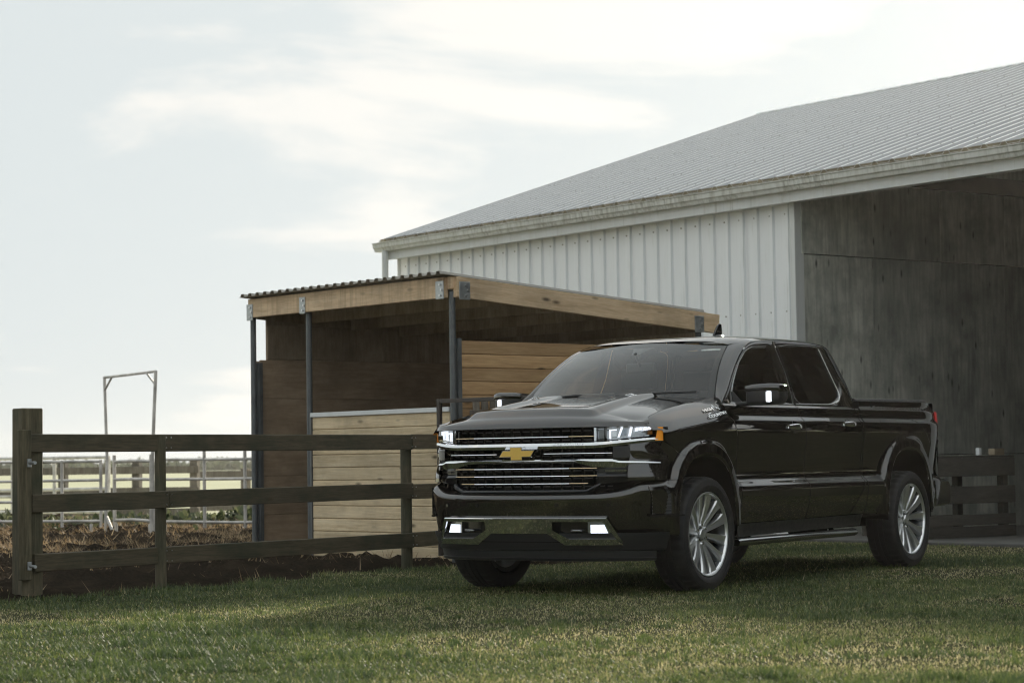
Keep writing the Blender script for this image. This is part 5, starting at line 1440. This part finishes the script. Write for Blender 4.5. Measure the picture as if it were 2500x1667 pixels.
mb = MB(); mb.box((-4.95, -0.05, 0.47), (-4.5, 0.05, 0.54)); mb.build('tow_hitch', M['matte'], truck)
mb = MB(); mb.box((-4.55, -0.64, 0.36), (0.55, 0.64, 0.62)); mb.build('chassis', M['matte'], truck)
mb = MB(); mb.box((0.12, -0.60, 0.62), (0.80, 0.60, 1.15)); mb.build('engine_block', M['matte'], truck)
mb = MB(); mb.box((-2.75, -0.90, 0.47), (-0.55, 0.90, 0.60)); mb.build('cab_floor', M['matte'], truck)
mb = MB(); mb.tube((-3.745, -0.8, 0.415), (-3.745, 0.8, 0.415), 0.05, 12); mb.tube((-3.745, -0.14, .40), (-3.745, .14, .40), 0.15, 14); mb.tube((0, -.8, .415), (0, .8, .415), .035, 10)
mb.build('axle', M['matte'], truck)
for k in ('f', 'r'):
    xc, a, z0, b = ARCH[k]; A = np.array(arch_pts(k, n=30)); V = []
    for (x_, z_) in A:
        xx, zz = xc + (x_ - xc) * 1.0, z_
        V += [(xx, float(side_y(xx, max(zz, .45))) - 0.006, zz), (xx, 0.93, zz + 0.012), (xx, 0.62, zz + 0.012)]
    both('wheel_liner', V, grid_faces(len(A), 3), M['matte'])
    V = [(x_, 0.62, z_ + .012) for x_, z_ in A]
    both('wheel_liner', V, [tuple(range(len(V)))], M['matte'], smooth=False)
# running boards
for s in (1, -1):
    rb = empty('running_board', (0, 0, 0), 0, truck)
    sec = []
    P = [(0.040 * math.cos(R(a)) * (1.0 if math.cos(R(a)) > 0 else 1.8), 0.031 * math.sin(R(a))) for a in range(0, 360, 24)]
    V = []; X_ = [0.49, 0.52, 1.5, 2.58, 2.615]
    for i, x_ in enumerate(X_):
        sc_ = 0.75 if i in (0, 4) else 1.0
        V += [(x_, s * (0.965 + py * sc_), 0.335 + 0.006 * (x_ - .5) / 2 + pz * sc_) for py, pz in P]
    m_ = len(P); Fc = [(i * m_ + k, i * m_ + (k + 1) % m_, (i + 1) * m_ + (k + 1) % m_, (i + 1) * m_ + k) for i in range(4) for k in range(m_)] + [tuple(range(m_)), tuple(range(4 * m_, 5 * m_))]
    tmesh('step_bar', V, Fc, M['chrome_dark'], rb, angle=45)
    for x_ in (0.8, 1.55, 2.3):
        MB().tube((-x_, s * 0.93, 0.33), (-x_, s * 0.80, 0.50), 0.018, 8).build('bracket', M['matte'], rb)

# ---- interior -----------------------------------------------------
def seat(x0, y0, w_, parent_name='seat'):
    st = empty(parent_name, (0, 0, 0), 0, truck)
    V, Fc = rounded_block([(y, x0 - .50, x0 + .02, .86, 1.02, .05) for y in (y0 - w_ / 2, y0 - w_ / 2 + .04, y0 + w_ / 2 - .04, y0 + w_ / 2)]); tmesh('cushion', V, Fc, M['seat'], st, angle=50)
    V, Fc = rounded_block([(y, x0 - .07, x0 + .07, .98, 1.50, .05) for y in (y0 - w_ / 2, y0 - w_ / 2 + .05, y0 + w_ / 2 - .05, y0 + w_ / 2)])
    V = [(x + (z - 1.0) * 0.30, y, z) for x, y, z in V]; tmesh('seat_back', V, Fc, M['seat'], st, angle=50)
    for yh in ([y0] if w_ < 0.8 else [y0 - .38, y0 + .38]):
        V, Fc = rounded_block([(y, x0 + .09, x0 + .19, 1.53, 1.70, .04) for y in (yh - .14, yh - .11, yh + .11, yh + .14)]); tmesh('headrest', V, Fc, M['seat'], st, angle=50)
seat(1.38, 0.42, 0.54); seat(1.38, -0.42, 0.54); seat(2.35, 0.0, 1.4)
V, Fc = rounded_block([(y, .42, .80, 1.05, 1.36, .07) for y in (-.84, -.78, .78, .84)]); db = tmesh('dashboard', V, Fc, M['dash'], angle=50)
V, Fc = rounded_block([(y, .56, .74, 1.34, 1.415, .035) for y in (.24, .28, .58, .62)]); tmesh('binnacle', V, Fc, M['dash'], db, angle=50)
c = Vector((-0.93, 0.42, 1.24)); ax_ = Vector((-0.92, 0, 0.38)).normalized(); u_ = Vector((0, 1, 0)); w_ = ax_.cross(u_)
sw = empty('steering_wheel', (0, 0, 0), 0, truck)
MB().path([c + (u_ * math.cos(a) + w_ * math.sin(a)) * 0.19 for a in np.linspace(0, 2 * math.pi, 33)], 0.016, 8, cap=False).build('steering_rim', M['dash'], sw, smooth=True)
MB().tube(c - u_ * .19, c + u_ * .19, 0.02, 8).tube(c, c + w_ * -0.19, .02, 8).build('steering_spoke', M['dash'], sw)

# ---- wheels -------------------------------------------------------
def lathe(name, prof, n_, mat, parent, fn=None, angle=30):
    V = []
    for k in range(n_):
        a = 2 * math.pi * k / n_
        for j, (r_, y_) in enumerate(prof):
            rr = r_ + (fn(k, j, r_) if fn else 0); V.append((rr * math.cos(a), y_, rr * math.sin(a)))
    m_ = len(prof); Fc = [(k * m_ + j, k * m_ + j + 1, ((k + 1) % n_) * m_ + j + 1, ((k + 1) % n_) * m_ + j) for k in range(n_) for j in range(m_ - 1)]
    o = mesh(name, V, Fc, mat, parent, True)
    bm = bmesh.new(); bm.from_mesh(o.data); bmesh.ops.recalc_face_normals(bm, faces=bm.faces[:]); bm.to_mesh(o.data); bm.free()
    o.data.shade_smooth(); o.data.set_sharp_from_angle(angle=R(angle)); return o
wheel = empty('wheel', (0, 0, 0), 0, truck)
tp = [(.304, -.105), (.312, -.128), (.343, -.140), (.374, -.139), (.398, -.130), (.409, -.118), (.414, -.104), (.416, -.090), (.416, -.062), (.408, -.060), (.408, -.052), (.416, -.050), (.417, -.016), (.409, -.014), (.409, -.006), (.417, -.004),
      (.417, .030), (.409, .032), (.409, .040), (.416, .042), (.416, .090), (.414, .104), (.409, .118), (.398, .130), (.3935, .1305), (.392, .1335), (.374, .139), (.356, .1405), (.353, .142), (.344, .140), (.317, .131), (.309, .122), (.304, .108)]
lathe('tyre', tp, 180, M['rubber'], wheel, lambda k, j, r_: (-0.006 if (k % 5 < 2 and j in (5, 6, 7, 8, 19, 20, 21, 22)) else 0))
lathe('rim_lip', [(.300, .114), (.3055, .119), (.3055, .125), (.301, .127), (.294, .123), (.289, .113), (.285, .108)], 72, M['alloy'], wheel)
lathe('rim_barrel', [(.286, .108), (.281, .100), (.274, .05), (.266, -.02), (.26, -.11), (.295, -.12)], 72, M['barrel'], wheel)
lathe('brake_disc', [(.06, .005), (.185, .005), (.188, .0), (.188, -.02), (.06, -.02)], 48, M['brake'], wheel)
lathe('hub', [(.0, .060), (.030, .060), (.095, .054), (.108, .045), (.112, .0), (.10, -.05)], 36, M['alloy_dark'], wheel)
lathe('hub_cap', [(.0, .082), (.022, .0815), (.033, .079), (.037, .073), (.038, .055)], 28, M['alloy'], wheel)
def spoke(sgn):
    V = []; st = [(0.050, .021, .060, .000), (0.090, .022, .066, .003), (0.15, .025, .084, .006), (0.21, .030, .099, .007), (0.255, .037, .108, .004), (0.286, .047, .112, .001), (0.295, .048, .106, .0)]
    for r_, hw_, y_, c_ in st:
        c0 = sgn * c_
        for dx, dy in ((-1, -.045), (-.97, -.012), (-.80, -.001), (-.25, -.005), (.30, .0), (.80, .003), (.97, -.010), (1, -.045)):
            V.append((c0 + dx * hw_ * (1 if dx * sgn > 0 else 1), y_ + dy, r_))
    return V, grid_faces(len(st), 8)
for sgn in (1, -1):
    V, Fc = spoke(sgn)
    if sgn == -1:
        V = [(-x_, y_, z_) for x_, y_, z_ in spoke(1)[0]]
    s0 = mesh('spoke', V, Fc, M['alloy'], wheel, True)
    bm = bmesh.new(); bm.from_mesh(s0.data); bmesh.ops.recalc_face_normals(bm, faces=bm.faces[:]); bm.to_mesh(s0.data); bm.free()
    s0.data.shade_smooth(); s0.data.set_sharp_from_angle(angle=R(18))
    for k in range(6):
        o = s0 if k == 0 else inst(s0, wheel); o.rotation_euler = (0, R(k * 60 + sgn * 13.0), 0)
for k in range(6):
    a = R(k * 60 + 30); mb = MB(); mb.tube((.068 * math.cos(a), .050, .068 * math.sin(a)), (.068 * math.cos(a), .074, .068 * math.sin(a)), .0135, 6, .011)
    mb.build('lug_nut', M['chrome'], wheel)
MB().bbox((-.19, -.03, -.06), (-.12, .03, .08), .01).build('brake_caliper', M['matte'], wheel)
def place_wheel(src, x_, y_, rot, flip):
    if src is None: return
    w_ = src.copy(); COL.objects.link(w_); w_.parent = truck
    for ch in list(src.children):
        c_ = ch.copy(); COL.objects.link(c_); c_.parent = w_
    w_.location = (-x_, y_, 0.413); w_.rotation_euler = (0, R(rot), math.pi if flip else 0); return w_
place_wheel(wheel, 3.745, 0.868, 20, False); place_wheel(wheel, 3.745, -0.868, 41, True); place_wheel(wheel, 0.0, -0.868, 11, True)
wheel.location = (0, 0.868, 0.413); wheel.rotation_euler = (0, R(5), 0)

# ------------------------------------------------------------------ thin warm haze in the air
hm = bpy.data.materials.new('haze_air'); hm.use_nodes = True
ht = hm.node_tree; ht.nodes.clear()
ho = ht.nodes.new('ShaderNodeOutputMaterial'); hv = ht.nodes.new('ShaderNodeVolumePrincipled')
hv.inputs['Color'].default_value = (1.0, 0.96, 0.89, 1)
hv.inputs['Density'].default_value = 0.0002
hv.inputs['Anisotropy'].default_value = 0.78
ht.links.new(hv.outputs[0], ho.inputs['Volume'])
b = MB(); b.box((-1600, -1600, -1.2), (1600, 1600, 22)); haze = b.build('haze', hm)
tag(haze, 'thin warm haze hanging in the low sunlight', kind='stuff')
